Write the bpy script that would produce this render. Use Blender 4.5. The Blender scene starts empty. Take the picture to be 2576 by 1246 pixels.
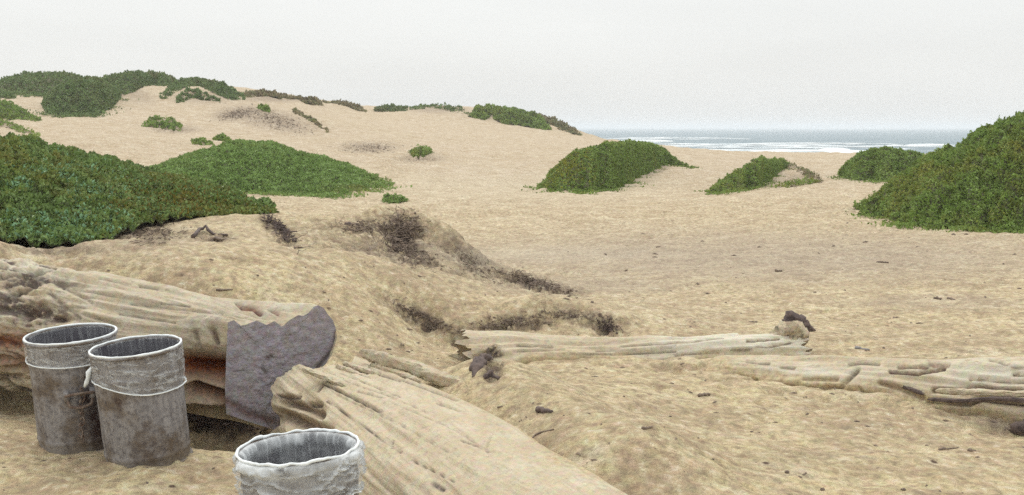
import bpy, math, random
import numpy as np
from mathutils import Vector

# ------------------------------------------------------------------ camera, sky, sun, exposure
sc = bpy.context.scene
C = sc.collection
F = 2762.0            # focal length in pixels of a 2576 x 1246 frame
CX, CY, HOR = 1288.0, 623.0, 321.0
PITCH = math.atan((CY - HOR) / F)
CAMZ = 1.95
cam_d = bpy.data.cameras.new('camera'); cam = bpy.data.objects.new('camera', cam_d); C.objects.link(cam)
cam.location = (0, 0, CAMZ); cam.rotation_euler = (math.radians(90) - PITCH, 0, 0)
cam_d.sensor_width = 36; cam_d.lens = 36 * F / 2576; cam_d.clip_start = 0.1; cam_d.clip_end = 60000
sc.camera = cam

SUN_EL, SUN_AZ = math.radians(52), math.radians(-25)      # azimuth from +Y towards +X: behind and left
world = bpy.data.worlds.new('World'); sc.world = world; world.use_nodes = True
wt = world.node_tree; wt.nodes.clear()
wo = wt.nodes.new('ShaderNodeOutputWorld'); bg = wt.nodes.new('ShaderNodeBackground')
sky = wt.nodes.new('ShaderNodeTexSky'); sky.sky_type = 'NISHITA'; sky.sun_disc = False
sky.sun_elevation = SUN_EL; sky.sun_rotation = SUN_AZ; sky.air_density = 1; sky.dust_density = 3
tc = wt.nodes.new('ShaderNodeTexCoord'); sep = wt.nodes.new('ShaderNodeSeparateXYZ')
wt.links.new(tc.outputs['Generated'], sep.inputs[0])
ramp = wt.nodes.new('ShaderNodeMapRange')                 # overcast: the cloud deck brightens evenly to the zenith
ramp.inputs['From Min'].default_value = 0; ramp.inputs['From Max'].default_value = 1
ramp.inputs['To Min'].default_value = 8.35; ramp.inputs['To Max'].default_value = 17.5
wt.links.new(sep.outputs['Z'], ramp.inputs['Value'])
cl = wt.nodes.new('ShaderNodeTexNoise'); cl.inputs['Scale'].default_value = 3.0; cl.inputs['Detail'].default_value = 4
mp = wt.nodes.new('ShaderNodeMapping'); mp.inputs['Scale'].default_value = (1, 1, 6)
wt.links.new(tc.outputs['Generated'], mp.inputs[0]); wt.links.new(mp.outputs[0], cl.inputs['Vector'])
cr = wt.nodes.new('ShaderNodeMapRange'); cr.inputs['From Min'].default_value = .3; cr.inputs['From Max'].default_value = .7
cr.inputs['To Min'].default_value = .965; cr.inputs['To Max'].default_value = 1.03
wt.links.new(cl.outputs['Fac'], cr.inputs['Value'])
m1 = wt.nodes.new('ShaderNodeMath'); m1.operation = 'MULTIPLY'
wt.links.new(ramp.outputs[0], m1.inputs[0]); wt.links.new(cr.outputs[0], m1.inputs[1])
vm = wt.nodes.new('ShaderNodeVectorMath'); vm.operation = 'SCALE'; vm.inputs[0].default_value = (0.985, 1.0, 0.985)
wt.links.new(m1.outputs[0], vm.inputs['Scale'])
mx = wt.nodes.new('ShaderNodeMix'); mx.data_type = 'RGBA'; mx.inputs['Factor'].default_value = 0.06
wt.links.new(vm.outputs[0], mx.inputs['A']); wt.links.new(sky.outputs[0], mx.inputs['B'])
wt.links.new(mx.outputs['Result'], bg.inputs['Color']); bg.inputs['Strength'].default_value = 0.1
wt.links.new(bg.outputs[0], wo.inputs['Surface'])

sd = bpy.data.lights.new('sun', 'SUN'); sd.energy = 1.3; sd.angle = math.radians(25); sd.color = (1, .96, .9)
so = bpy.data.objects.new('sun', sd); C.objects.link(so); so.location = (0, 0, 30)
sdir = Vector((math.sin(SUN_AZ) * math.cos(SUN_EL), math.cos(SUN_AZ) * math.cos(SUN_EL), math.sin(SUN_EL)))
so.rotation_euler = sdir.to_track_quat('Z', 'Y').to_euler()
vs = sc.view_settings
vs.view_transform = 'Standard'; vs.look = 'None'; vs.exposure = 0.0; vs.gamma = 1; vs.use_curve_mapping = False
sc.cycles.use_denoising = False
sc.cycles.volume_bounces = 1; sc.cycles.max_bounces = 8; sc.cycles.transparent_max_bounces = 16

rng = np.random.default_rng(7); random.seed(7)

# ------------------------------------------------------------------ noise and projection helpers
_perm = np.random.default_rng(3).permutation(256); _perm = np.concatenate([_perm, _perm, _perm])
_grad = np.random.default_rng(4).normal(size=(256, 3)); _grad /= np.linalg.norm(_grad, axis=1)[:, None]
def noise(p):
    p = np.asarray(p, float); i = np.floor(p).astype(int); f = p - i; w = f * f * f * (f * (f * 6 - 15) + 10); i &= 255
    out = 0
    for a in (0, 1):
        for b in (0, 1):
            for c in (0, 1):
                h = _perm[_perm[_perm[(i[:, 0] + a) & 255] + ((i[:, 1] + b) & 255)] + ((i[:, 2] + c) & 255)]
                g = _grad[h & 255]
                d = g[:, 0] * (f[:, 0] - a) + g[:, 1] * (f[:, 1] - b) + g[:, 2] * (f[:, 2] - c)
                wx = w[:, 0] if a else 1 - w[:, 0]; wy = w[:, 1] if b else 1 - w[:, 1]; wz = w[:, 2] if c else 1 - w[:, 2]
                out = out + d * wx * wy * wz
    return out * 1.5
def fbm(p, o=4, g=.5, l=2.03):
    s = 0; a = 1; p = np.asarray(p, float)
    for k in range(o):
        s = s + a * noise(p + 17.3 * k); p = p * l; a *= g
    return s
def sstep(a, b, x):
    t = np.clip((x - a) / (b - a), 0, 1); return t * t * (3 - 2 * t)

cp, sp = math.cos(PITCH), math.sin(PITCH)
def raydir(u, v):        # horizontal range 1
    a = (np.asarray(u, float) - CX) / F; b = -(np.asarray(v, float) - CY) / F
    x = a; y = cp + b * sp; z = -sp + b * cp
    h = np.sqrt(x * x + y * y)
    return x / h, y / h, z / h
def at(u, v, r):
    x, y, z = raydir(u, v); return np.stack([x * r, y * r, CAMZ + z * r], -1)
def project(P):
    x, y, z = P[..., 0], P[..., 1], P[..., 2] - CAMZ
    d = y * cp - z * sp; h = y * sp + z * cp
    d = np.where(d < .05, .05, d)
    return CX + F * x / d, CY - F * h / d

# ------------------------------------------------------------------ mesh helpers
def mk(name, V, Q=None, mat=None, parent=None, smooth=True, T=None, attrs=None, loc=None):
    me = bpy.data.meshes.new(name)
    V = np.ascontiguousarray(V, dtype=np.float32).reshape(-1, 3)
    if loc is not None: V = V - np.asarray(loc, dtype=np.float32)
    nq = 0 if Q is None else len(Q); nt = 0 if T is None else len(T)
    me.vertices.add(len(V)); me.vertices.foreach_set('co', V.ravel())
    idx = []; 
    if nq: idx.append(np.asarray(Q, np.int32).ravel())
    if nt: idx.append(np.asarray(T, np.int32).ravel())
    idx = np.concatenate(idx)
    me.loops.add(len(idx)); me.loops.foreach_set('vertex_index', idx)
    me.polygons.add(nq + nt)
    st = np.concatenate([np.arange(nq) * 4, nq * 4 + np.arange(nt) * 3]).astype(np.int32)
    me.polygons.foreach_set('loop_start', st)
    me.polygons.foreach_set('use_smooth', np.full(nq + nt, smooth))
    me.update(calc_edges=True)
    for k, a in (attrs or {}).items():
        a = np.asarray(a, np.float32)
        if a.shape[-1] == 3: a = np.concatenate([a, np.ones((len(a), 1), np.float32)], 1)
        at_ = me.attributes.new(k, 'FLOAT_COLOR', 'POINT'); at_.data.foreach_set('color', a.ravel())
    if mat: me.materials.append(mat)
    o = bpy.data.objects.new(name, me); C.objects.link(o)
    if loc is not None and parent is None: o.location = loc
    if parent is not None: o.parent = parent
    return o
def tag(o, label=None, cat=None, group=None, kind=None):
    for k, v in (('label', label), ('category', cat), ('group', group), ('kind', kind)):
        if v: o[k] = v
    return o
def empty(name, loc, label, cat, group=None):
    o = bpy.data.objects.new(name, None); C.objects.link(o); o.location = [float(c) for c in loc]; o.empty_display_size = .1
    return tag(o, label, cat, group)
def gridfaces(n, m, wrap=False):         # n rows, m columns
    i = np.arange(n - 1)[:, None]; j = np.arange(m if wrap else m - 1)[None, :]; k = (j + 1) % m
    return np.stack([i * m + j, i * m + k, (i + 1) * m + k, (i + 1) * m + j], -1).reshape(-1, 4)

# ------------------------------------------------------------------ materials
def newmat(name):
    m = bpy.data.materials.new(name); m.use_nodes = True; nt = m.node_tree
    return m, nt, nt.nodes['Principled BSDF']
def N(nt, typ, **kw):
    n = nt.nodes.new('ShaderNode' + typ)
    for k, v in kw.items():
        if k in n.inputs: n.inputs[k].default_value = v
        else: setattr(n, k, v)
    return n
def mixc(nt, fac, a, b, mode='MIX'):
    n = nt.nodes.new('ShaderNodeMix'); n.data_type = 'RGBA'; n.blend_type = mode
    for s, v in (('Factor', fac), ('A', a), ('B', b)):
        if hasattr(v, 'links'): nt.links.new(v, n.inputs[s])
        elif s == 'Factor': n.inputs[s].default_value = v
        else: n.inputs[s].default_value = (*v, 1)
    return n.outputs['Result']
def maprange(nt, x, a, b, c=0, d=1):
    n = nt.nodes.new('ShaderNodeMapRange')
    nt.links.new(x, n.inputs['Value'])
    for s, v in (('From Min', a), ('From Max', b), ('To Min', c), ('To Max', d)): n.inputs[s].default_value = v
    return n.outputs[0]
def bump(nt, bsdf, h, strength=.5, dist=.01):
    b = N(nt, 'Bump', Strength=strength, Distance=dist); nt.links.new(h, b.inputs['Height']); nt.links.new(b.outputs[0], bsdf.inputs['Normal'])
def noi(nt, vec, scale, detail=4, rough=.55):
    n = N(nt, 'TexNoise', Scale=scale, Detail=detail, Roughness=rough)
    if vec is not None: nt.links.new(vec, n.inputs['Vector'])
    return n.outputs['Fac']

def sand_material():
    m, nt, b = newmat('dune sand'); g = N(nt, 'NewGeometry').outputs['Position']
    at_ = N(nt, 'Attribute', attribute_name='tint')
    fine = noi(nt, g, 14, 8, .72); mid = noi(nt, g, 2.2, 6, .65); big = noi(nt, g, .13, 4)
    mpn = N(nt, 'Mapping', Scale=(1, 2.6, 1)); nt.links.new(g, mpn.inputs[0]); stre = noi(nt, mpn.outputs[0], 1.1, 6, .62)
    hue = N(nt, 'TexNoise', Scale=16.0, Detail=6.0, Roughness=.72); nt.links.new(g, hue.inputs['Vector'])
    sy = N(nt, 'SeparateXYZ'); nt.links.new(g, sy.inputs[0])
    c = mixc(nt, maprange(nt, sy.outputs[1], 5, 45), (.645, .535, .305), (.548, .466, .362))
    c = mixc(nt, maprange(nt, big, .35, .65, 0, .5), c, (.53, .45, .32))
    c = mixc(nt, maprange(nt, stre, .45, .62, 0, .75), c, (.42, .325, .205))
    c = mixc(nt, maprange(nt, stre, .46, .34, 0, .6), c, (.62, .545, .40))
    c = mixc(nt, maprange(nt, mid, .42, .66, 0, .8), c, (.40, .31, .20))
    c = mixc(nt, maprange(nt, fine, .46, .64, 0, .85), c, (.27, .205, .14))
    c = mixc(nt, maprange(nt, fine, .46, .32, 0, .75), c, (.72, .65, .50))
    hm = N(nt, 'VectorMath', operation='MULTIPLY_ADD'); nt.links.new(hue.outputs['Color'], hm.inputs[0])
    hm.inputs[1].default_value = (1.15, 1.1, 1.15); hm.inputs[2].default_value = (.475, .48, .43)
    c = mixc(nt, .38, c, hm.outputs[0], 'MULTIPLY')
    vo = N(nt, 'TexVoronoi', Scale=6.0, Randomness=1.0); nt.links.new(g, vo.inputs['Vector'])
    sepc = N(nt, 'SeparateColor'); nt.links.new(vo.outputs['Color'], sepc.inputs[0])
    mt = N(nt, 'Math', operation='MULTIPLY')
    nt.links.new(maprange(nt, vo.outputs['Distance'], .16, .08), mt.inputs[0]); nt.links.new(maprange(nt, sepc.outputs[0], .80, .84), mt.inputs[1])
    c = mixc(nt, mt.outputs[0], c, (.13, .09, .065))
    sa = N(nt, 'SeparateColor'); nt.links.new(at_.outputs['Color'], sa.inputs[0])
    # red: plant debris and painted shade; green: pale dry sand; blue: cooler grey sand and painted shade
    br = noi(nt, g, 9, 6, .7)
    d = N(nt, 'Math', operation='MULTIPLY'); nt.links.new(sa.outputs[0], d.inputs[0]); nt.links.new(maprange(nt, br, .38, .55), d.inputs[1])
    c = mixc(nt, d.outputs[0], c, (.085, .058, .055))
    c = mixc(nt, sa.outputs[1], c, (.62, .56, .43))
    c = mixc(nt, sa.outputs[2], c, (.30, .25, .22))
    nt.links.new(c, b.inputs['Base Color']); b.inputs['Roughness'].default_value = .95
    b.inputs['Specular IOR Level'].default_value = .15
    h = mixc(nt, .35, fine, noi(nt, g, 55, 4, .6))
    bump(nt, b, h, 1.0, .05)
    return m
def leaf_material(name, rough=.5):
    m, nt, b = newmat(name); a = N(nt, 'Attribute', attribute_name='tint')
    nt.links.new(a.outputs['Color'], b.inputs['Base Color']); b.inputs['Roughness'].default_value = rough
    b.inputs['Specular IOR Level'].default_value = .3; out = nt.nodes['Material Output']
    tl = N(nt, 'BsdfTranslucent'); nt.links.new(a.outputs['Color'], tl.inputs['Color']); ms = N(nt, 'MixShader', Fac=.3)
    nt.links.new(b.outputs[0], ms.inputs[1]); nt.links.new(tl.outputs[0], ms.inputs[2]); nt.links.new(ms.outputs[0], out.inputs['Surface'])
    return m
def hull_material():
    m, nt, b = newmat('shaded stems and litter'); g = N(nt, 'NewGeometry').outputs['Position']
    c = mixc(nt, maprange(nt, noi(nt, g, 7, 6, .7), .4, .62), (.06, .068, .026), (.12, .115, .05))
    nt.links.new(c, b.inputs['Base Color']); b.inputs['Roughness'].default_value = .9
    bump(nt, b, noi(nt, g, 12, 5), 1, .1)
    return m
def wood_material(name, light, mid, dark, sandy=.5, soft=.7):
    m, nt, b = newmat(name); gu = N(nt, 'Attribute', attribute_name='grain').outputs['Vector']
    at_ = N(nt, 'Attribute', attribute_name='tint'); g = N(nt, 'NewGeometry')
    st = noi(nt, gu, 9, 6, .65); st2 = noi(nt, gu, 28, 5, .7); bl = noi(nt, g.outputs['Position'], 5, 5, .6)
    c = mixc(nt, maprange(nt, st, .36, .62), light, mid)
    c = mixc(nt, maprange(nt, st2, .54, .74, 0, soft), c, dark)
    sandf = maprange(nt, bl, .42, .62, 0, sandy)
    c = mixc(nt, sandf, c, (.47, .385, .26))
    fine = noi(nt, g.outputs['Position'], 30, 6, .7)
    c = mixc(nt, maprange(nt, fine, .5, .72, 0, .5), c, (.27, .215, .16))
    sa = N(nt, 'SeparateColor'); nt.links.new(at_.outputs['Color'], sa.inputs[0])
    br = noi(nt, g.outputs['Position'], 14, 6, .75)
    d = N(nt, 'Math', operation='MULTIPLY'); nt.links.new(sa.outputs[0], d.inputs[0]); nt.links.new(maprange(nt, br, .34, .5), d.inputs[1])
    c = mixc(nt, d.outputs[0], c, (.07, .052, .05))
    d2 = N(nt, 'Math', operation='MULTIPLY'); nt.links.new(sa.outputs[1], d2.inputs[0]); nt.links.new(maprange(nt, br, .80, .62), d2.inputs[1])
    c = mixc(nt, d2.outputs[0], c, mixc(nt, maprange(nt, fine, .4, .6), (.26, .075, .018), (.075, .022, .018)))
    c = mixc(nt, sa.outputs[2], c, (.62, .58, .47))
    c = mixc(nt, at_.outputs['Alpha'], mixc(nt, maprange(nt, fine, .4, .62), (.54, .45, .28), (.36, .275, .17)), c)
    hue = N(nt, 'TexNoise', Scale=26.0, Detail=6.0, Roughness=.72); nt.links.new(g.outputs['Position'], hue.inputs['Vector'])
    hm = N(nt, 'VectorMath', operation='MULTIPLY_ADD'); nt.links.new(hue.outputs['Color'], hm.inputs[0]); hm.inputs[1].default_value = (1.1, 1.1, 1.2); hm.inputs[2].default_value = (.45, .45, .4)
    c = mixc(nt, .55, c, hm.outputs[0], 'MULTIPLY')
    nt.links.new(c, b.inputs['Base Color']); b.inputs['Roughness'].default_value = .85; b.inputs['Specular IOR Level'].default_value = .2
    h = mixc(nt, .5, st2, fine); bump(nt, b, h, .8, .02)
    return m
def plain_material(name, a_, b_, scale=20, rough=.85, bs=.5):
    m, nt, b = newmat(name); g = N(nt, 'NewGeometry').outputs['Position']
    n = noi(nt, g, scale, 6, .7)
    nt.links.new(mixc(nt, maprange(nt, n, .36, .64), a_, b_), b.inputs['Base Color']); b.inputs['Roughness'].default_value = rough
    bump(nt, b, n, bs, .01)
    return m
def can_material():
    m, nt, b = newmat('weathered galvanised steel'); g = N(nt, 'TexCoord').outputs['Object']
    mpn = N(nt, 'Mapping', Scale=(9, 9, .9)); nt.links.new(g, mpn.inputs[0])
    s = noi(nt, mpn.outputs[0], 2.2, 6, .7); bl = noi(nt, g, 4.5, 6, .65); f = noi(nt, g, 40, 5, .7)
    c = mixc(nt, maprange(nt, s, .35, .65), (.21, .20, .205), (.34, .325, .325))
    c = mixc(nt, maprange(nt, bl, .48, .62, 0, .85), c, (.125, .09, .058))
    c = mixc(nt, maprange(nt, f, .48, .66, 0, .7), c, (.065, .055, .062))
    c = mixc(nt, maprange(nt, bl, .40, .30, 0, .6), c, (.25, .24, .20))
    ru = noi(nt, mpn.outputs[0], 3.3, 7, .75)
    c = mixc(nt, maprange(nt, ru, .62, .70, 0, .8), c, (.055, .028, .022))
    sz = N(nt, 'SeparateXYZ'); nt.links.new(g, sz.inputs[0])
    c = mixc(nt, maprange(nt, sz.outputs[2], .14, .0, 0, .55), c, (.20, .16, .11))
    at_ = N(nt, 'Attribute', attribute_name='tint'); sa = N(nt, 'SeparateColor'); nt.links.new(at_.outputs['Color'], sa.inputs[0])
    d = N(nt, 'Math', operation='MULTIPLY'); nt.links.new(sa.outputs[0], d.inputs[0]); nt.links.new(maprange(nt, f, .38, .5, .3, 1), d.inputs[1])
    c = mixc(nt, d.outputs[0], c, (.045, .022, .02))
    nt.links.new(c, b.inputs['Base Color']); b.inputs['Metallic'].default_value = .25; b.inputs['Roughness'].default_value = .62
    bump(nt, b, mixc(nt, .5, s, f), .35, .01)
    return m
def film_material(name, lo, hi):
    m, nt, b = newmat(name); g = N(nt, 'TexCoord').outputs['Object']; out = nt.nodes['Material Output']
    a = N(nt, 'Attribute', attribute_name='tint'); sa = N(nt, 'SeparateColor'); nt.links.new(a.outputs['Color'], sa.inputs[0])
    b.inputs['Base Color'].default_value = (.86, .89, .90, 1); b.inputs['Roughness'].default_value = .28
    b.inputs['Specular IOR Level'].default_value = .6
    trl = N(nt, 'BsdfTranslucent', Color=(.8, .84, .86, 1)); m1_ = N(nt, 'MixShader', Fac=.4)
    nt.links.new(b.outputs[0], m1_.inputs[1]); nt.links.new(trl.outputs[0], m1_.inputs[2])
    tr = N(nt, 'BsdfTransparent'); m2_ = N(nt, 'MixShader')
    n = noi(nt, g, 11, 5, .6)
    ad = N(nt, 'Math', operation='ADD'); nt.links.new(maprange(nt, n, .35, .7, lo, hi), ad.inputs[0]); nt.links.new(sa.outputs[0], ad.inputs[1]); ad.use_clamp = True
    nt.links.new(ad.outputs[0], m2_.inputs['Fac']); nt.links.new(tr.outputs[0], m2_.inputs[1]); nt.links.new(m1_.outputs[0], m2_.inputs[2])
    nt.links.new(m2_.outputs[0], out.inputs['Surface'])
    bump(nt, b, noi(nt, g, 9, 3), .3, .01)
    return m
def foam_material(name, a_, b_, scale, rough, bs):
    m, nt, b = newmat(name); g = N(nt, 'NewGeometry').outputs['Position']; out = nt.nodes['Material Output']
    n = noi(nt, g, scale, 6, .7); nt.links.new(mixc(nt, maprange(nt, n, .36, .64), a_, b_), b.inputs['Base Color']); b.inputs['Roughness'].default_value = rough
    at_ = N(nt, 'Attribute', attribute_name='tint'); tr = N(nt, 'BsdfTransparent'); ms = N(nt, 'MixShader')
    d = N(nt, 'Math', operation='MULTIPLY'); nt.links.new(at_.outputs['Fac'], d.inputs[0]); nt.links.new(maprange(nt, n, .3, .6, .45, 1), d.inputs[1])
    nt.links.new(d.outputs[0], ms.inputs['Fac']); nt.links.new(tr.outputs[0], ms.inputs[1]); nt.links.new(b.outputs[0], ms.inputs[2]); nt.links.new(ms.outputs[0], out.inputs['Surface'])
    return m
def sea_material():
    m, nt, b = newmat('sea water'); g = N(nt, 'NewGeometry').outputs['Position']
    mpn = N(nt, 'Mapping', Scale=(.02, .10, 1)); nt.links.new(g, mpn.inputs[0])
    n = noi(nt, mpn.outputs[0], 1.0, 7, .7)
    c = mixc(nt, maprange(nt, n, .35, .65), (.12, .175, .205), (.22, .28, .31))
    nt.links.new(c, b.inputs['Base Color']); b.inputs['Roughness'].default_value = .6; b.inputs['Specular IOR Level'].default_value = .12
    bump(nt, b, n, .6, 1.2)
    return m
M_sand = sand_material(); M_leaf = leaf_material('succulent leaves'); M_hull = hull_material()
M_wood = wood_material('weathered pale driftwood', (.56, .505, .39), (.44, .38, .28), (.20, .155, .115), .75)
M_wood2 = wood_material('bleached cracked driftwood', (.57, .50, .37), (.49, .415, .29), (.27, .22, .165), .75, .45)
M_cut = wood_material('grey sawn end grain', (.37, .345, .385), (.27, .245, .275), (.17, .15, .17), .12)
M_dark = plain_material('dark shade pieces', (.050, .036, .034), (.14, .10, .085), 26)
M_twig = plain_material('dead grey brown twigs', (.11, .080, .066), (.25, .19, .14), 30)
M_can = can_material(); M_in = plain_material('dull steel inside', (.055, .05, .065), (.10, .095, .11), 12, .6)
M_film = film_material('clear white plastic film', .06, .16)
M_film2 = film_material('bunched thin white plastic film', .10, .50)
M_edge = plain_material('bunched white plastic', (.66, .70, .71), (.82, .85, .85), 18, .35, .3)
M_rust = plain_material('rusty steel', (.10, .055, .04), (.24, .19, .15), 35, .8)
M_stone = plain_material('grey stone', (.16, .15, .155), (.30, .285, .27), 16)
M_pale = plain_material('pale grey stone', (.36, .37, .33), (.50, .47, .38), 16)
M_sea = sea_material(); M_foam = foam_material('sea foam', (.60, .67, .70), (.90, .92, .92), .12, .9, .4)

# ------------------------------------------------------------------ terrain: a dune heightfield
CTRL = []
def D(u, v, r): x, y, z = raydir(u, v); CTRL.append((x * r, y * r, CAMZ + z * r))
def G(u, v, z0):
    x, y, z = raydir(u, v); r = (z0 - CAMZ) / z; CTRL.append((x * r, y * r, z0))
def PZ(u, r, z0): x, y, z = raydir(u, 600); CTRL.append((x * r, y * r, z0))
# foreground
for u in (-600, 0, 400): G(u, 1240, 0); PZ(u, 3.5, 0)
for a in ((700, 1240, -.05), (1000, 1246, -.02), (1300, 1246, .12), (1600, 1240, .22), (2000, 1240, .18), (2576, 1240, .12), (3100, 1240, .1)): G(*a)
for u in (900, 1500, 2100, 3000): PZ(u, 3.5, .1)
for a in ((0, 1050, 0), (-400, 1050, 0), (250, 1150, 0), (500, 1130, 0), (640, 1130, -.03), (840, 1120, -.04), (0, 945, .04), (-400, 930, .06), (440, 1030, -.08)): G(*a)
# sand banked up behind the big log, up to the hummock crest
for a in ((-400, 628, .9), (0, 640, .86), (180, 655, .84), (300, 680, .78), (450, 700, .74), (600, 720, .67), (760, 745, .56), (860, 760, .50), (900, 860, .24), (930, 920, .12)): G(*a)
for a in ((-400, 600, 9.9), (0, 612, 9.9), (200, 618, 9.9), (300, 600, 10.3), (450, 600, 11), (600, 620, 10.8), (780, 600, 11.4), (900, 646, 10.4), (1000, 662, 10.6), (1100, 690, 10.8), (1300, 736, 11.0)): D(*a)
for a in ((300, 566, 12.6), (450, 541, 13.0), (600, 540, 13.1), (750, 541, 13.1), (900, 541, 13.2), (1000, 538, 13.2), (1060, 543, 13.2), (1120, 578, 13.2), (1200, 640, 13.1), (1280, 692, 13.1), (1450, 738, 12.9)): D(*a)
for a in ((1000, 11.6, .62), (1100, 11.8, .42), (1200, 12.0, .20), (1330, 12.0, .10)): PZ(*a)
for a in ((300, 16.5, .62), (600, 16.5, .35), (800, 16.5, .2), (1050, 16, -.02), (1200, 15.5, -.15), (1400, 15, -.12)): PZ(*a)
for a in ((-500, 13, 1.0), (0, 13, 1.0), (-500, 20, .8), (0, 20, .6), (300, 22, .3)): PZ(*a)
# middle and right sand
for a in ((1000, 770, .38), (1200, 770, .30), (1400, 775, .26), (1560, 780, .2), (1100, 850, .12), (1250, 850, .10), (1450, 850, .08), (1600, 850, .06), (1700, 740, -.02), (1000, 880, .16),
          (1600, 700, -.1), (1900, 700, -.06), (2300, 700, 0), (2700, 700, .02), (1800, 850, .05), (2100, 800, .03), (2500, 800, .05), (3100, 800, .1), (2250, 880, .08), (2576, 880, .1),
          (1500, 930, .1), (1300, 960, .2), (1700, 940, .1), (2000, 960, .06), (2500, 1080, .06), (2300, 1020, .07), (3000, 1050, .1), (1300, 1010, .30), (1500, 1080, .28), (1700, 1050, .2), (2000, 1100, .16), (1450, 1180, .27),
          (1500, 620, -.05), (1900, 620, 0), (2300, 630, 0), (2800, 620, .1), (1300, 560, -.05), (1700, 540, 0), (2100, 540, 0), (1300, 500, 0), (1100, 500, 0), (1500, 490, 0), (1900, 490, 0), (2150, 480, 0),
          (2900, 560, .2), (3200, 500, .3), (1100, 450, .1), (1300, 440, .1), (1700, 440, -.05), (2100, 440, -.05), (2500, 450, 0), (3100, 420, 0), (760, 500, 0), (900, 478, .1), (650, 500, .1), (400, 470, .3)): G(*a)
for a in ((1700, 379, 85), (1900, 383, 85), (2100, 387, 85), (2400, 390, 85), (3000, 392, 85), (1600, 366, 90), (1530, 352, 97), (1464, 341, 108)): D(*a)
for a in ((1600, 380, 62), (1800, 400, 60), (2300, 402, 60), (1500, 372, 72)): D(*a)
for u in (1500, 1800, 2200, 2700, 3200): PZ(u, 125, -1.9); PZ(u, 190, -3.6); PZ(u, 300, -6)
# far dunes, left
for a in ((1385, 329, 105), (1200, 303, 105), (1000, 285, 108), (930, 284, 110), (860, 280, 105), (700, 258, 94), (600, 258, 88), (500, 262, 80), (430, 258, 84), (330, 255, 84), (220, 296, 72), (100, 296, 72), (100, 246, 86), (0, 248, 84), (-500, 280, 70),
          (1420, 312, 112), (1300, 280, 113), (1230, 270, 113), (1100, 268, 113), (980, 272, 113), (880, 266, 110), (800, 256, 106), (690, 238, 100), (560, 222, 93), (500, 206, 92), (440, 214, 97), (360, 193, 99), (250, 203, 97), (140, 190, 98), (60, 194, 98), (0, 212, 98), (-500, 212, 98),
          (600, 300, 72), (640, 268, 84), (740, 280, 80), (400, 345, 58), (200, 335, 60), (40, 345, 50), (-500, 350, 48), (300, 385, 44), (820, 345, 66), (860, 300, 88), (1000, 325, 84), (1200, 340, 84), (1000, 385, 54), (1000, 430, 39), (1200, 400, 55), (1300, 372, 70), (1400, 350, 90), (500, 400, 42), (700, 390, 44)): D(*a)
for u in (-500, 100, 500, 900, 1300): PZ(u, 140, 1.5); PZ(u, 200, -4); PZ(u, 300, -6)
CT = np.array(CTRL)
_m = (CT[:, 2] > 5.0); CT[_m, 2] -= .28
def pq(x, y):
    th = np.clip(np.arctan2(x, y), -.78, .78); r = np.clip(np.hypot(x, y), 3.0, 330); return np.stack([th, np.log(r)], -1)
A_ = pq(CT[:, 0], CT[:, 1])
def tps(r2): return .5 * r2 * np.log(r2 + 1e-9)
_n = len(A_); K = tps(((A_[:, None] - A_[None]) ** 2).sum(-1)) + np.eye(_n) * 2e-4
P_ = np.concatenate([np.ones((_n, 1)), A_], 1)
S_ = np.block([[K, P_], [P_.T, np.zeros((3, 3))]])
W_ = np.linalg.solve(S_, np.concatenate([CT[:, 2], np.zeros(3)]))
def base_h(x, y):
    q = pq(x.ravel(), y.ravel()); out = np.empty(len(q))
    for s in range(0, len(q), 40000):
        c = q[s:s + 40000]; k = tps(((c[:, None] - A_[None]) ** 2).sum(-1))
        out[s:s + 40000] = k @ W_[:_n] + W_[_n] + c @ W_[_n + 1:]
    return out.reshape(x.shape)
th = np.concatenate([np.linspace(-math.pi, -.62, 40)[:-1], np.linspace(-.62, .62, 800), np.linspace(.62, math.pi, 40)[1:]])
lr = np.concatenate([np.linspace(math.log(.4), math.log(3.5), 40)[:-1], np.linspace(math.log(3.5), math.log(30), 560), np.linspace(math.log(30), math.log(330), 230)[1:]])
TH, LR = np.meshgrid(th, lr); RR = np.exp(LR); GX = RR * np.sin(TH); GY = RR * np.cos(TH)
# the smooth base is solved on a coarse lattice, then refined
cth = np.linspace(-.80, .80, 330); clr = np.linspace(math.log(3.0), math.log(331), 330)
cT, cL = np.meshgrid(cth, clr); HC = base_h(np.exp(cL) * np.sin(cT), np.exp(cL) * np.cos(cT))
def bil(H, tx, ly, T, L):
    fi = np.interp(T, tx, np.arange(len(tx))); fj = np.interp(L, ly, np.arange(len(ly)))
    i = np.minimum(fi.astype(int), len(tx) - 2); j = np.minimum(fj.astype(int), len(ly) - 2); a = fi - i; b = fj - j
    return (H[j, i] * (1 - a) + H[j, i + 1] * a) * (1 - b) + (H[j + 1, i] * (1 - a) + H[j + 1, i + 1] * a) * b
Z = bil(HC, cth, clr, np.clip(TH, -.78, .78), np.clip(LR, math.log(3), math.log(330)))
def bumpz(Z, u, v, z0, su, sv, amp, rot=0):       # a hollow or a drift at the ground point seen at (u, v)
    x, y, z = raydir(u, v); r = (z0 - CAMZ) / z; dx, dy = GX - x * r, GY - y * r
    c, s = math.cos(rot), math.sin(rot); a = (dx * c + dy * s) / su; b = (-dx * s + dy * c) / sv
    return Z + amp * np.exp(-(a * a + b * b))
def ridge(Z, a, b, off, w, h):       # sand drifted along a line on the ground (world metres)
    ax, ay = a; bx, by = b; dx, dy = bx - ax, by - ay; L2 = dx * dx + dy * dy; nx, ny = dy / math.sqrt(L2), -dx / math.sqrt(L2)
    px, py = GX - ax - nx * off, GY - ay - ny * off; t = np.clip((px * dx + py * dy) / L2, 0, 1)
    return Z + h * np.exp(-((px - dx * t) ** 2 + (py - dy * t) ** 2) / w ** 2)
def gxy(u, r): x, y, z = raydir(u, 600); return (x * r, y * r)
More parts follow.
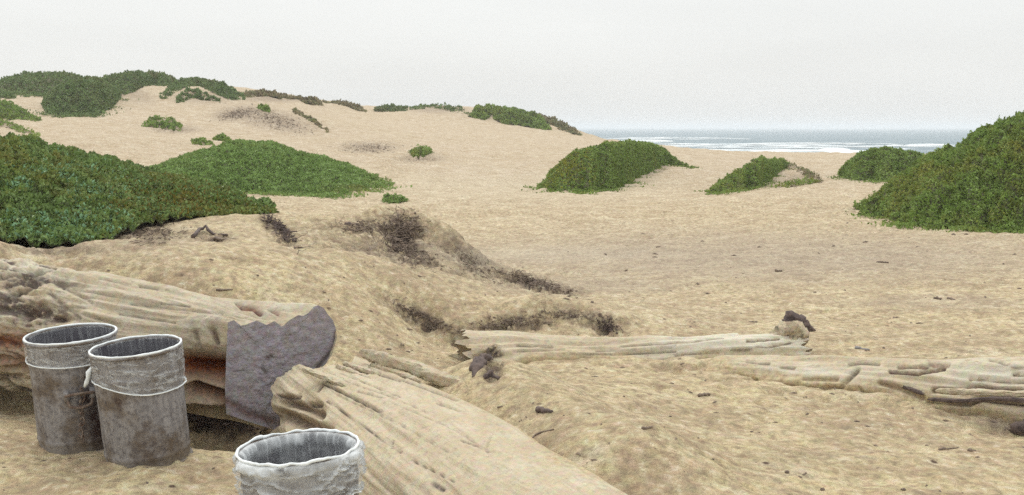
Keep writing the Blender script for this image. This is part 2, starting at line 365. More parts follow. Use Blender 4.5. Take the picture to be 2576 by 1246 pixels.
Z = ridge(Z, gxy(1330, 8.6), gxy(1800, 9.2), .34, .26, .06)
Z = ridge(Z, gxy(1850, 8.4), gxy(2250, 8.2), .34, .22, .03)
Z = ridge(Z, gxy(1090, 6.9), gxy(1560, 5.4), .0, .46, .15)
def gp0(u, v, z0): x, y, z = raydir(u, v); r = (z0 - CAMZ) / z; return (x * r, y * r)
def ridges(Z, pts, off, w, h):
    best = np.zeros(Z.shape); 
    for a, b in zip(pts[:-1], pts[1:]): q = ridge(np.zeros(Z.shape), a, b, off, w, 1.0); best = np.maximum(best, q)
    return Z + h * best * (.75 + .5 * noise(np.stack([GX.ravel() * 2.2, GY.ravel() * 2.2, 0 * GX.ravel() + 3], -1)).reshape(Z.shape))
Z = ridges(Z, [(-.30, 6.75), (.45, 5.5), (1.15, 4.3)], 0, .40, .07)
bank = [gp0(u, v, z0) for u, v, z0 in ((985, 785, .30), (1060, 812, .22), (1150, 840, .16), (1250, 828, .18), (1400, 812, .17), (1530, 836, .12))]
Z = ridges(Z, bank, -.30, .16, .09); Z = ridges(Z, bank, .04, .15, -.10)
lip = [tuple(at(u, v, r)[:2]) for u, v, r in ((860, 640, 10.3), (1000, 662, 10.6), (1100, 690, 10.8), (1300, 736, 11.0), (1420, 742, 11.6))]
Z = ridges(Z, lip, 0, .22, .05); Z = ridges(Z, lip, -.55, .28, -.10)
brow = [tuple(at(u, v, r)[:2]) for u, v, r in ((960, 541, 13.2), (1040, 541, 13.2), (1100, 565, 13.2), (1200, 640, 13.1), (1300, 700, 13.0), (1450, 738, 12.9))]
Z = ridges(Z, brow, 0, .20, .12); Z = ridges(Z, brow, .42, .22, -.10)
x_, y_, _ = at(1020, 600, 12.4); Z = Z - .14 * np.exp(-(((GX - x_) / .28) ** 2 + ((GY - y_) / .45) ** 2))
x_, y_, _ = at(715, 585, 12.2); Z = Z - .09 * np.exp(-(((GX - x_) / .30) ** 2 + ((GY - y_) / .30) ** 2))
Z = bumpz(Z, 570, 1065, -.05, .62, .34, -.48, -.5)          # hollow under the big log
Z = bumpz(Z, 950, 1215, 0, .20, .35, -.20, .4)              # hollow beside the near log
Z = bumpz(Z, 1215, 945, .08, .20, .30, -.24)                # pit at the middle log's end
Z = bumpz(Z, 2560, 1075, .05, .40, .20, -.07)
Z = bumpz(Z, 1500, 800, .2, .9, .35, .07); Z = bumpz(Z, 1080, 800, .25, .5, .25, -.06, -.4); Z = bumpz(Z, 1530, 835, .1, .25, .2, -.08)
Z = bumpz(Z, 1350, 905, .1, .5, .25, .05); Z = bumpz(Z, 1230, 1000, .25, .5, .4, .10, -.5); Z = bumpz(Z, 1900, 915, .1, .5, .2, .04)
flat = np.stack([GX.ravel(), GY.ravel(), np.zeros(GX.size)], -1)
near = np.clip(40 / RR.ravel(), 0, 1)
nz = fbm(flat * [.9, 1.3, 1] + 3, 3) * .035 * np.clip(RR.ravel() / 12, .35, 3)
nz += fbm(flat * [3.2, 4.5, 1] + 9, 4, .6) * .020 * near
foot = np.maximum(0, noise(flat * [4.3, 5.5, 1] + 40) - .18) * .11 * near * sstep(-.1, .25, noise(flat * .45 + 8))
nz -= foot
nz += noise(flat * [17, 20, 1] + 5) * .0045 * np.clip(14 / RR.ravel(), 0, 1)
Z = Z + nz.reshape(Z.shape)
# plant litter, pale or cool sand, and shade painted into the ground's colour
U_, V_ = project(np.stack([GX, GY, Z], -1))
tint = np.zeros(Z.shape + (3,)); front = GY > 2
def stain_shade(ch, u, v, su, sv, amp, rot=0, rmin=0, rmax=400):
    c, s = math.cos(rot), math.sin(rot); a = ((U_ - u) * c + (V_ - v) * s) / su; b = (-(U_ - u) * s + (V_ - v) * c) / sv
    tint[..., ch] = np.maximum(tint[..., ch], amp * np.exp(-(a * a + b * b) ** 1.5) * (front & (RR > rmin) & (RR < rmax)))
for a in ((560, 1050, 120, 40, 1.6, .25, 6.5, 9), (1010, 590, 60, 58, 1.1, .5, 11.2, 14), (950, 575, 70, 30, .7, .2, 11.2, 14), (1040, 640, 70, 28, .8, .35, 11.2, 14), (700, 580, 60, 22, .75, .7, 10, 14), (540, 598, 45, 14, .7, 0, 10, 14), (380, 590, 80, 22, .5, 0, 9.7, 14),  # first entry paints the shadow under the big log into the sand
          (1350, 712, 90, 18, .9, .3, 11.5, 14), (1190, 655, 90, 22, .55, .65, 11.5, 14.), (1150, 690, 30, 15, .6, 0, 11, 14), (1060, 800, 100, 20, .85, .45), (1280, 815, 110, 22, .75, -.1), (1480, 800, 90, 22, .6, .2), (1530, 828, 28, 16, .95), (1150, 830, 60, 12, .5), (1700, 860, 90, 14, .3),
          (150, 625, 120, 16, .5, 0, 9, 12), (1180, 640, 110, 45, .55, .6, 11.0, 13.6), (860, 600, 130, 40, .35, .1, 10.8, 13.6), (980, 620, 140, 55, .6, 0, 10.5, 14), (1240, 920, 26, 40, .8), (2540, 1065, 70, 28, .4),  # hummock face, log hole and right-hand log entries darken the sand as shade
          (680, 300, 120, 26, .5, .2, 50, 110), (600, 285, 60, 18, .7, -.1, 50, 110), (930, 370, 70, 14, .5, 0, 35, 110), (1060, 398, 60, 10, .5, 0, 35, 110), (330, 235, 60, 20, .4, .3, 60, 110), (520, 245, 80, 18, .4, 0, 60, 110), (440, 325, 60, 10, .5, 0, 40, 100), (1100, 275, 70, 10, .5, 0, 80, 120), (700, 247, 90, 10, .6, 0, 70, 120),
          (2000, 450, 50, 16, .3, -.2, 20, 60), (1650, 425, 50, 10, .3, -.3, 20, 60)): stain_shade(0, *a)
for a in ((1400, 640, 300, 20, .25), (1300, 470, 400, 40, .2)): stain_shade(1, *a)
for a in ((950, 1225, 60, 40, .5), (620, 1095, 160, 40, .35), (400, 1130, 120, 30, .2), (2540, 1050, 120, 25, .35), (1900, 650, 800, 70, .42), (1500, 715, 300, 26, .35), (2350, 760, 260, 20, .25), (1250, 1130, 120, 60, .25), (1200, 1210, 200, 60, .35), (300, 600, 300, 60, .18)): stain_shade(2, *a)  # entries beside the logs and the near bin paint shadow on the sand
rough = fbm(flat * [6, 7, 1] + 77, 4, .62).reshape(Z.shape)
Z = Z - tint[..., 0] * np.clip(rough + .25, 0, 1) * .17 * np.clip(RR / 10, .6, 6) * np.clip(1.5 - RR / 60, 0, 1)
def hgt(x, y):
    x = np.asarray(x, float); y = np.asarray(y, float)
    return bil(Z, th, lr, np.arctan2(x, y), np.log(np.maximum(np.hypot(x, y), .41)))
_rs = np.exp(np.linspace(math.log(3.6), math.log(200), 900))
def hit(u, v):          # ground point seen at pixel (u, v): horizontal range
    u = np.atleast_1d(np.asarray(u, float)); v = np.atleast_1d(np.asarray(v, float)); x, y, z = raydir(u, v)
    res = np.full(len(u), 200.)
    H = hgt(x[:, None] * _rs, y[:, None] * _rs); d = CAMZ + z[:, None] * _rs - H
    below = d < 0; k = below.argmax(1); ok = below.any(1)
    k = np.maximum(k, 1); i = np.arange(len(u)); d0, d1 = d[i, k - 1], d[i, k]; t = d0 / (d0 - d1 + 1e-9)
    rr = _rs[k - 1] + (_rs[k] - _rs[k - 1]) * np.clip(t, 0, 1); res[ok] = rr[ok]
    return res
def gpt(u, v):
    r = hit(u, v)[0]; p = at(u, v, r); return p

sand = mk('sand', np.stack([GX, GY, Z], -1), gridfaces(len(lr), len(th)), M_sand, attrs={'tint': tint.reshape(-1, 3)})
tag(sand, kind='structure')

# ------------------------------------------------------------------ sea
SEA = -3.0
sr = np.exp(np.linspace(math.log(120), math.log(16000), 160)); sth = np.linspace(-math.pi, math.pi, 241)
TS, RS = np.meshgrid(sth, sr); SX = RS * np.sin(TS); SY = RS * np.cos(TS)
SZ = SEA + noise(np.stack([SX.ravel() * .01, SY.ravel() * .06, 0 * SX.ravel()], -1)).reshape(SX.shape) * .35 * np.clip(600 / RS, 0, 1)
tag(mk('sea', np.stack([SX, SY, SZ], -1), gridfaces(160, 241), M_sea), kind='structure')
def wave_sheet(u0, u1, v0, v1, h, seed, thr):
    n, m = 26, 220; uu = np.linspace(u0, u1, m); tt = np.linspace(0, 1, n)
    r0 = F * (CAMZ - SEA) / (v0 - HOR); r1 = F * (CAMZ - SEA) / (v1 - HOR)
    U2, T2 = np.meshgrid(uu, tt); R2 = r1 + (r0 - r1) * T2; x, y, z = raydir(U2, 400 + 0 * U2)
    X, Y = x * R2, y * R2
    nn = fbm(np.stack([X.ravel() * .03, Y.ravel() * .11, np.full(X.size, seed)], -1), 4, .6).reshape(X.shape)
    edge = np.sin(np.pi * T2) ** .6 * np.sin(np.pi * (U2 - u0) / (u1 - u0)) ** .3
    Zw = SEA - .5 + edge * (h + .5) + nn * .3
    al = sstep(thr - .25, thr + .45, edge * .6 + nn * 1.1) * np.clip(edge * 1.2, 0, 1)
    return np.stack([X, Y, Zw], -1).reshape(-1, 3), gridfaces(n, m), al.ravel()
Vs, Qs, As, off = [], [], [], 0
for a in ((1500, 2480, 356, 390, .2, 1.5, .52), (2270, 2410, 360, 367, .45, 2.5, .30), (2040, 2150, 371, 383, .7, 3.5, .05), (1700, 2030, 362, 368, .5, 4.5, .35), (1500, 1900, 347, 351, .5, 5.5, .40), (1650, 2300, 376, 389, .45, 6.5, .12), (1520, 1700, 352, 362, .4, 7.5, .1), (2400, 2900, 356, 385, .6, 8.5, .2)):
    v_, q_, a_ = wave_sheet(*a); As.append(a_); Vs.append(v_); Qs.append(q_ + off); off += len(v_)
tag(mk('surf', np.concatenate(Vs), np.concatenate(Qs), M_foam, attrs={'tint': np.repeat(np.concatenate(As)[:, None], 3, 1)}), 'white foaming surf breaking along the shore', 'surf', kind='stuff')

# ------------------------------------------------------------------ vegetation
def leaves(P, Nn, size, col, spread=.8, tall=1.0):
    n = len(P); d = Nn * tall + rng.normal(size=(n, 3)) * spread; d /= np.linalg.norm(d, axis=1)[:, None]
    s = np.cross(d, rng.normal(size=(n, 3))); s /= np.linalg.norm(s, axis=1)[:, None] + 1e-9
    k = np.cross(s, d)
    L = size * rng.uniform(.6, 1.5, n)[:, None]; Wd = L * rng.uniform(.22, .38, n)[:, None]
    b = P - d * L * .35; mid = P + d * L * .15 + k * L * .12; tip = P + d * L * .65 - k * L * .12
    V = np.stack([b, mid + s * Wd, tip, mid - s * Wd], 1).reshape(-1, 3)
    return V, np.arange(4 * n).reshape(-1, 4), np.repeat(col, 4, 0)
GREENS = {'mid': ((.190, .285, .060), (.245, .345, .100), (.125, .175, .038), (.270, .270, .060)),
          'bright': ((.195, .300, .078), (.255, .370, .120), (.140, .205, .052), (.260, .275, .085)),
          'dark': ((.150, .230, .062), (.205, .295, .105), (.082, .112, .032), (.235, .220, .050)),
          'far': ((.145, .215, .078), (.190, .265, .105), (.105, .145, .055), (.20, .19, .085)),
          'dry': ((.270, .220, .130), (.215, .255, .105), (.17, .135, .085), (.33, .28, .18))}
def leafcol(P, pal, olive, scale=1.0):
    a, b_, c, d = [np.array(q) for q in GREENS[pal]]; n = len(P)
    m = np.clip(.5 + fbm(P * scale * .5, 3) * .7 + fbm(P * scale * 2, 2) * .7 + rng.normal(size=n) * .22, 0, 1)[:, None]
    col = a * (1 - m) + b_ * m
    k = np.clip(fbm(P * scale * 3.1 + 30, 3) * 2.2 + rng.normal(size=n) * .25, 0, 1)[:, None]; col = col * (1 - k) + c * k
    o = np.clip(olive + fbm(P * scale * .30 + 60, 3) * .7 + fbm(P * scale * 1.2 + 90, 2) * .5 + rng.normal(size=n) * .2, 0, 1)[:, None] ** 1.3; col = col * (1 - o) + d * o
    return col * rng.uniform(.80, 1.25, n)[:, None]
def patch(name, label, group, top, bot, depth, size, count, pal='mid', olive=0., sparse=None, mode='crest', height=None, lift=0., cat='shrub', jit=1.0, nu=90, rag=1.0, extra=None, rf_override=None):
    top = np.array(top, float); bot = np.array(bot, float)
    u = np.linspace(top[0, 0], top[-1, 0], nu)
    vt = np.interp(u, top[:, 0], top[:, 1]); vb = np.interp(u, bot[:, 0], bot[:, 1]); vb = np.maximum(vb, vt + .5)
    if rf_override is None: rf = hit(u, vb)
    else: rf = np.interp(u, [q[0] for q in rf_override], [q[1] for q in rf_override])
    med = np.median(rf); rf = np.clip(rf, med * .6, med * 1.6)
    kx = np.ones(5) / 5; rf = np.convolve(np.pad(rf, 2, 'edge'), kx, 'valid')
    if mode == 'crest':
        frac = np.clip((vb - vt) / max((vb - vt).max() * .5, 1), .12, 1); rc = rf + depth * frac
    else:
        rc = hit(u, vt + 1); rc = np.clip(rc, rf + .3, rf + depth)
    Pf = at(u, vb, rf); Pc = at(u, vt, rc)
    nt_ = 44; t = np.linspace(-.03, 1.75, nt_)[:, None]
    tf = np.clip(t, -.1, 1); s = np.where(t < 1, np.sin(np.clip(tf, -.1, 1) * np.pi / 2), 1)
    rr = rf + (rc - rf) * t
    dirx, diry, _ = raydir(u, vb)
    x = dirx * rr; y = diry * rr
    zc = Pc[:, 2]; zf = Pf[:, 2]; zg = hgt(x, y) - .15
    back = np.clip((t - 1) / .75, 0, 1); fall = (1 - np.cos(back * np.pi)) / 2
    z = (zf + (zc - zf) * s) * (1 - fall) + np.minimum(zg, zc) * fall
    if mode == 'slope': z = np.where(t < 1.05, np.maximum(z, hgt(x, y) + .02), zg)
    Pm = np.stack([x, y, z], -1)
    amp = max(size, med * .0028) * 1.3
    dn = fbm(Pm.reshape(-1, 3) * (.38 / max(size, med * .0028)), 4).reshape(z.shape)
    P2 = Pm.copy(); P2[..., 2] += dn * amp * jit - size * .35
    # normals
    du = np.gradient(Pm, axis=1); dv = np.gradient(Pm, axis=0); nn = np.cross(du, dv); nn /= np.linalg.norm(nn, axis=-1)[..., None] + 1e-9
    nn *= np.sign(nn[..., 2:3] + 1e-6)
    i = rng.integers(0, nt_ - 1, count * 6); j = rng.integers(0, nu - 1, count * 6)
    area = np.linalg.norm(np.cross(Pm[1:, :-1] - Pm[:-1, :-1], Pm[:-1, 1:] - Pm[:-1, :-1]), axis=-1)
    front_w = np.where(t[:-1] < 1.15, 1.0, .3); w = (area * front_w).ravel(); w /= w.sum()
    k = rng.choice(len(w), size=count, p=w); i, j = np.divmod(k, nu - 1); a, b = rng.random(count)[:, None], rng.random(count)[:, None]
    def lerp(A): return (A[i, j] * (1 - a) + A[i + 1, j] * a) * (1 - b) + (A[i, j + 1] * (1 - a) + A[i + 1, j + 1] * a) * b
    Pp = lerp(P2) + lerp(nn) * (rng.random(count)[:, None] ** 1.5) * size * .9 * rag
    Nn_ = lerp(nn)
    if sparse is not None:
        ok = fbm(Pp * (.30 / size) + 11, 4, .6) > sparse; Pp, Nn_ = Pp[ok], Nn_[ok]
        if mode != 'crest' or True: Pp[:, 2] = np.minimum(Pp[:, 2], 99)
    if 9000 < count and not rf_override:
        for _ in range(int(10 + (u[-1] - u[0]) / 14)):
            jb = rng.integers(2, nu - 2); c_ = Pf[jb] + (P2[-1, jb] - P2[0, jb]) * 0; d_ = -np.array((dirx[jb], diry[jb], 0)); kk = rng.integers(15, 70)
            c_ = c_ + d_ * rng.random() ** 1.6 * .030 * med * .5 + np.array((rng.normal() * .2, 0, 0)); q = c_ + rng.normal(size=(kk, 3)) * size * np.array((3.2, 1.6, .2)); q[:, 2] = hgt(q[:, 0], q[:, 1]) + rng.random(kk) * size * .9
            Pp = np.concatenate([Pp, q]); Nn_ = np.concatenate([Nn_, np.tile((0, 0, 1.), (kk, 1))])
    zt = hgt(Pp[:, 0], Pp[:, 1]); ok = Pp[:, 2] > zt - size * .3; Pp, Nn_ = Pp[ok], Nn_[ok]
    col = leafcol(Pp, pal, olive, .35 / size * .3)
    if extra: Pp, Nn_, col = extra(Pp, Nn_, col)
    V, Q, cc = leaves(Pp, Nn_, size, col)
    c0 = Pf.mean(0)
    root = empty(name, c0, label, cat, group)
    f = mk('foliage', V, Q, M_leaf, root, smooth=False, attrs={'tint': cc}, loc=c0)
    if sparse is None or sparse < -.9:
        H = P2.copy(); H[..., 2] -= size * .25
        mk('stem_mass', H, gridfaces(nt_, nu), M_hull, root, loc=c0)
    else:
        # a low hump of bare sand that the sparse plants hold together
        H = P2.copy(); H[..., 2] -= size * .5
        uv = np.zeros(H.shape); uv[..., 0] = .35
        mk('sand_hump', H, gridfaces(nt_, nu), M_sand, root, loc=c0, attrs={'tint': uv.reshape(-1, 3)})
    return root
GB = 'green plant mounds on the far dunes'
# nearest first
def a_extra(P, Nn, col):
    u, v = project(P); g = np.exp(-(((u - 130) / 170) ** 2 + ((v - 480) / 70) ** 2)) + np.exp(-(((u - 230) / 120) ** 2 + ((v - 575) / 40) ** 2)) * .7 + np.exp(-(((u - 60) / 120) ** 2 + ((v - 560) / 40) ** 2)) * .5
    pick = (rng.random(len(P)) < g * .38) & (noise(P * 2.6 + 5) > -.05)
    col = col.copy(); col[pick] = np.array((.24, .40, .23)) * rng.uniform(.7, 1.3, pick.sum())[:, None]
    br = (rng.random(len(P)) < .35 * np.exp(-(((u - 470) / 150) ** 2 + ((v - 500) / 50) ** 2))); col[br] = np.array((.19, .15, .03))
    return P, Nn, col
patch('ice_plant_mound', 'large dark green leafy mound at the left, nearest the logs', None,
      [(-700, 330), (-300, 335), (0, 352), (60, 352), (95, 357), (130, 371), (200, 388), (300, 407), (370, 430), (430, 448), (500, 460), (560, 478), (610, 496), (650, 515), (688, 534)],
      [(-700, 585), (0, 590), (60, 592), (110, 602), (200, 592), (250, 598), (300, 578), (320, 562), (400, 546), (480, 540), (600, 541), (688, 540)],
      4.2, .040, 130000, 'dark', .12, nu=160, extra=a_extra, rag=1.5, jit=1.7, rf_override=[(-700, 10.3), (0, 10.4), (200, 10.5), (300, 11.0), (330, 11.6), (400, 12.4), (500, 12.8), (688, 13.2)])
patch('trailing_plant', 'ragged upright sprigs at the right tip of the large dark green mound', None,
      [(636, 524), (646, 508), (652, 522), (662, 510), (667, 498), (673, 502), (677, 520), (684, 524), (694, 536)], [(636, 536), (660, 537), (694, 539)], .5, .045, 1500, 'dark', .1, nu=50, cat='plant', rf_override=[(636, 13.1), (694, 13.3)])
patch('ice_plant_mound', 'low wedge shaped bright green mound in the middle distance behind the large dark green one', None,
      [(300, 446), (372, 431), (419, 414), (479, 390), (552, 372), (576, 360), (600, 355), (646, 360), (688, 360), (721, 372), (751, 387), (812, 396), (857, 411), (933, 441), (992, 462)],
      [(300, 480), (372, 485), (630, 487), (736, 490), (797, 495), (872, 489), (933, 478), (992, 467)], 6.5, .075, 60000, 'bright', -.02, nu=130)
patch('ice_plant_mound', 'rounded green mound with yellowish left flank standing alone in the middle of the sand', None,
      [(1355, 466), (1374, 454), (1385, 434), (1414, 408), (1443, 385), (1486, 370), (1529, 360), (1587, 356), (1634, 360), (1671, 376), (1699, 401), (1728, 416), (1757, 424)],
      [(1355, 470), (1385, 481), (1429, 485), (1486, 484), (1536, 479), (1565, 470), (1605, 446), (1646, 429), (1679, 413), (1707, 418), (1757, 427)], 3.2, .068, 42000, 'mid', -.05,
      extra=lambda P, Nn, col: (P, Nn, np.where(((rng.random(len(P)) < .6 * np.exp(-(((project(P)[0] - 1430) / 50) ** 2 + ((project(P)[1] - 420) / 40) ** 2))))[:, None], np.array((.27, .27, .04)) * rng.uniform(.7, 1.2, len(P))[:, None], col)))
patch('ice_plant_mound', 'tiny green tuft alone on the sand right of the wedge shaped mound', None,
      [(961, 507), (972, 494), (993, 489), (1010, 495), (1024, 506)], [(961, 509), (990, 513), (1024, 508)], .5, .055, 1500, 'bright', -.1, nu=30)
patch('ice_plant_mound', 'green mound sloping down to the left with a bare sandy notch on its right side', None,
      [(1775, 488), (1806, 461), (1842, 438), (1891, 408), (1914, 395), (1924, 402), (1965, 400), (1985, 412)],
      [(1775, 491), (1834, 484), (1900, 476), (1935, 456), (1960, 432), (1985, 421)], 2.4, .065, 20000, 'mid', 0)
patch('trailing_plant', 'thin green runners trailing down the right side of the notched mound', None,
      [(1960, 401), (1993, 413), (2022, 426), (2051, 436), (2066, 455)], [(1960, 422), (1993, 428), (2022, 440), (2045, 460), (2066, 462)], 2.2, .075, 1700, 'dry', .0, sparse=-.08, nu=40, cat='plant')
patch('trailing_plant', 'low green strip below the bare notch of the mound', None,
      [(1940, 470), (1975, 462), (2010, 452), (2030, 448), (2062, 456)], [(1940, 474), (1990, 471), (2030, 465), (2062, 460)], .9, .075, 1300, 'mid', .3, nu=40, sparse=-.15, cat='plant')
patch('ice_plant_mound', 'small dark green dome just left of and behind the big right hand mound', None,
      [(2110, 434), (2124, 417), (2157, 389), (2198, 376), (2226, 374), (2259, 378), (2320, 392), (2400, 400), (2460, 420)],
      [(2110, 444), (2145, 453), (2234, 458), (2300, 458), (2460, 458)], 3.0, .075, 22000, 'mid', .02)
patch('ice_plant_mound', 'tall green mound filling the right edge of the view', None,
      [(2150, 520), (2194, 500), (2234, 467), (2280, 432), (2337, 394), (2361, 385), (2410, 367), (2451, 337), (2504, 309), (2545, 298), (2600, 290), (2750, 270), (3000, 290), (3250, 400), (3400, 540)],
      [(2150, 523), (2177, 544), (2226, 547), (2240, 560), (2341, 573), (2463, 580), (2576, 582), (3100, 590), (3400, 575)], 5.0, .056, 120000, 'mid', .04, nu=150, rag=1.4, jit=2.6)
# far dunes
far = [
 ('dark green plant cover on the highest dune at the far left skyline', [(-300, 205), (0, 208), (22, 197), (67, 187), (94, 189), (131, 183), (161, 185), (209, 196), (245, 199)], [(-300, 245), (0, 236), (37, 229), (71, 241), (123, 241), (160, 236), (209, 220), (245, 208)], 8, 5200, 'far', 'crest', None),
 ('rounded green dome bulging forward below the left skyline', [(108, 262), (116, 248), (130, 238), (157, 217), (202, 202), (239, 198), (262, 206), (284, 221), (304, 232)], [(108, 268), (115, 281), (127, 289), (157, 293), (232, 289), (266, 282), (284, 268), (304, 238)], 7, 6000, 'far', 'crest', None),
 ('green cover on the second skyline hump from the left', [(252, 201), (292, 190), (318, 186), (359, 184), (397, 187), (426, 193), (449, 208)], [(252, 212), (290, 224), (314, 240), (337, 232), (359, 219), (382, 214), (408, 218), (449, 212)], 7, 3600, 'far', 'crest', None),
 ('arched green band over the third skyline hump', [(402, 246), (423, 225), (449, 205), (498, 200), (535, 206), (572, 219), (615, 245)], [(402, 250), (423, 247), (441, 232), (468, 219), (498, 217), (542, 236), (576, 251), (615, 251)], 5, 3600, 'far', 'crest', None),
 ('patch of green below the arched band', [(445, 252), (460, 234), (482, 228), (510, 235), (527, 244), (553, 254)], [(445, 260), (480, 248), (505, 252), (530, 253), (553, 259)], 2, 1500, 'far', 'crest', -.05),
 ('small green tuft at the left edge under the skyline', [(-60, 234), (0, 236), (20, 237), (38, 244)], [(-60, 250), (0, 249), (20, 249), (38, 249)], 2, 700, 'far', 'crest', None),
 ('green wedge at the left edge on the far sand slope', [(-200, 245), (0, 254), (30, 264), (67, 285), (103, 303)], [(-200, 305), (0, 305), (56, 301), (86, 307), (103, 306)], 5, 3000, 'mid', 'crest', None),
 ('lower green streak at the left edge above the large near mound', [(-200, 290), (0, 305), (30, 309), (56, 322), (99, 344)], [(-200, 325), (0, 321), (22, 321), (56, 335), (99, 347)], 3, 1800, 'mid', 'crest', -.1),
 ('broken green tuft standing alone on the far sand slope', [(359, 318), (378, 305), (397, 291), (419, 300), (445, 307), (455, 316)], [(359, 321), (374, 320), (411, 324), (445, 331), (455, 329)], 2.2, 1300, 'mid', 'crest', -.12),
 ('tiny green tuft above the wedge shaped mound at its left', [(484, 361), (500, 351), (520, 353), (534, 363)], [(484, 364), (510, 365), (534, 366)], 1, 500, 'mid', 'crest', -.2),
 ('small green tuft touching the top of the wedge shaped mound', [(536, 351), (550, 344), (568, 345), (580, 356)], [(536, 353), (560, 355), (580, 360)], 1, 600, 'mid', 'crest', None),
 ('brownish scrub along the ridge right of the three humps', [(614, 242), (621, 235), (649, 235), (685, 233), (700, 238), (718, 244), (748, 244), (782, 248), (797, 251), (808, 258)], [(614, 246), (649, 243), (670, 242), (706, 250), (751, 250), (766, 261), (797, 267), (808, 262)], 3, 2400, 'dry', 'crest', None),
 ('green brown cover tapering down the ridge before the gap in the skyline', [(812, 256), (857, 257), (896, 266), (922, 282)], [(812, 259), (845, 263), (872, 268), (899, 279), (922, 284)], 3, 1200, 'dry', 'crest', None),
 ('narrow green cap on the skyline right of the gap', [(942, 280), (955, 271), (972, 269), (1017, 271), (1026, 274)], [(942, 281), (980, 281), (1017, 281), (1026, 279)], 3, 1100, 'far', 'crest', None),
 ('scrubby green brown cover on the middle of the far ridge', [(1030, 272), (1069, 268), (1103, 265), (1147, 271), (1172, 278), (1183, 285)], [(1030, 278), (1069, 274), (1103, 273), (1135, 283), (1172, 287), (1183, 288)], 3, 1500, 'far', 'crest', -.05),
 ('long green mound on the far ridge, left of the sea', [(1240, 270), (1285, 274), (1322, 285), (1345, 288), (1368, 307), (1386, 324)], [(1240, 298), (1252, 306), (1270, 313), (1299, 315), (1368, 327), (1386, 327)], 4, 3000, 'mid', 'crest', None),
 ('short green mound beside a sand runnel on the far ridge', [(1177, 292), (1184, 284), (1201, 272), (1227, 268), (1237, 271)], [(1177, 294), (1198, 298), (1221, 303), (1237, 288)], 4, 1500, 'mid', 'crest', None),
 ('last brown green strip where the far ridge drops to the sea', [(1338, 284), (1368, 295), (1403, 304), (1437, 320), (1463, 340)], [(1338, 290), (1368, 305), (1405, 326), (1440, 338), (1463, 342)], 3, 1600, 'dry', 'crest', None),
 ('small green tuft on the open sand below the far ridge', [(1028, 385), (1040, 374), (1060, 371), (1078, 373), (1091, 382)], [(1028, 387), (1045, 395), (1060, 396), (1075, 388), (1091, 385)], 1.2, 800, 'mid', 'crest', None),
 ('thin dark green strip running down the far sand slope', [(736, 279), (760, 286), (790, 305), (812, 322), (826, 333)], [(736, 284), (760, 293), (790, 311), (812, 326), (826, 336)], 1.5, 700, 'dry', 'crest', None),
 ('little green tuft on the brown far slope', [(650, 272), (660, 266), (672, 272), (679, 281)], [(650, 274), (665, 280), (679, 284)], 1, 400, 'mid', 'crest', None)]
for lb, tp, bt, dep, cnt, pal, md, spz in far:
    rmean = hit([np.mean([p[0] for p in bt])], [np.mean([p[1] for p in bt])])[0]
    patch('dune_plant', lb, GB, tp, bt, dep, max(.09, min(.19, rmean * .0020)), int(cnt * 2.2), pal, .02, sparse=spz, mode=md, nu=60, cat='plant', rag=.8)

# ------------------------------------------------------------------ tubes, sticks, clumps
def tube(pts, rad, sides=7, cap=True):
    pts = np.array(pts, float); n = len(pts); rad = np.broadcast_to(np.asarray(rad, float), (n,))
    T_ = np.gradient(pts, axis=0); T_ /= np.linalg.norm(T_, axis=1)[:, None] + 1e-9
    ref = np.array((0, 0, 1.)) if abs(T_[:, 2]).mean() < .8 else np.array((1., 0, 0))
    a = np.cross(T_, ref); a /= np.linalg.norm(a, axis=1)[:, None] + 1e-9; b = np.cross(a, T_)
    ph = np.linspace(0, 2 * np.pi, sides, endpoint=False)
    V = pts[:, None] + rad[:, None, None] * (np.cos(ph)[None, :, None] * a[:, None] + np.sin(ph)[None, :, None] * b[:, None])
    V = V.reshape(-1, 3); Q = gridfaces(n, sides, True)
    if cap:
        V = np.concatenate([V, pts[:1], pts[-1:]]); c0, c1 = n * sides, n * sides + 1; j = np.arange(sides); k = (j + 1) % sides
        Tt = np.concatenate([np.stack([k, j, np.full(sides, c0)], -1), np.stack([(n - 1) * sides + j, (n - 1) * sides + k, np.full(sides, c1)], -1)])
    else: Tt = np.zeros((0, 3), int)
    return V, Q, Tt
def join(parts):
    Vs, Qs, Ts, off = [], [], [], 0
    for v, q, t in parts:
        Vs.append(v); Qs.append(q + off); Ts.append(t + off); off += len(v)
    return np.concatenate(Vs), np.concatenate(Qs), np.concatenate(Ts)
def smooth_path(p, n):
    p = np.array(p, float); s = np.linspace(0, len(p) - 1, n); i = np.arange(len(p))
    return np.stack([np.interp(s, i, p[:, k]) for k in range(p.shape[1])], -1)
def stick(px, rad, label, lift=.5, mat=None, group=None, name='stick', rise=None, wob=.1, cat='stick'):
    pts = []
    for k, (u, v) in enumerate(px):
        p = gpt(u, v); p[2] = hgt(p[0], p[1]) + rad * lift; pts.append(p)
    if rise: 
        for k, h in enumerate(rise): pts[k][2] += h
    pts = smooth_path(pts, 9); L = np.linalg.norm(pts[-1] - pts[0])
    pts += rng.normal(size=pts.shape) * [L * .03 * wob * 5, L * .03 * wob * 5, rad * .3]
    r_ = rad * np.linspace(1.1, .55, 9) * rng.uniform(.8, 1.2, 9)
    V, Q, T_ = tube(pts, r_, 7); c0 = pts.mean(0); c0[2] -= rad
    return tag(mk(name, V, Q, mat or M_twig, T=T_, loc=c0), label, cat, group)
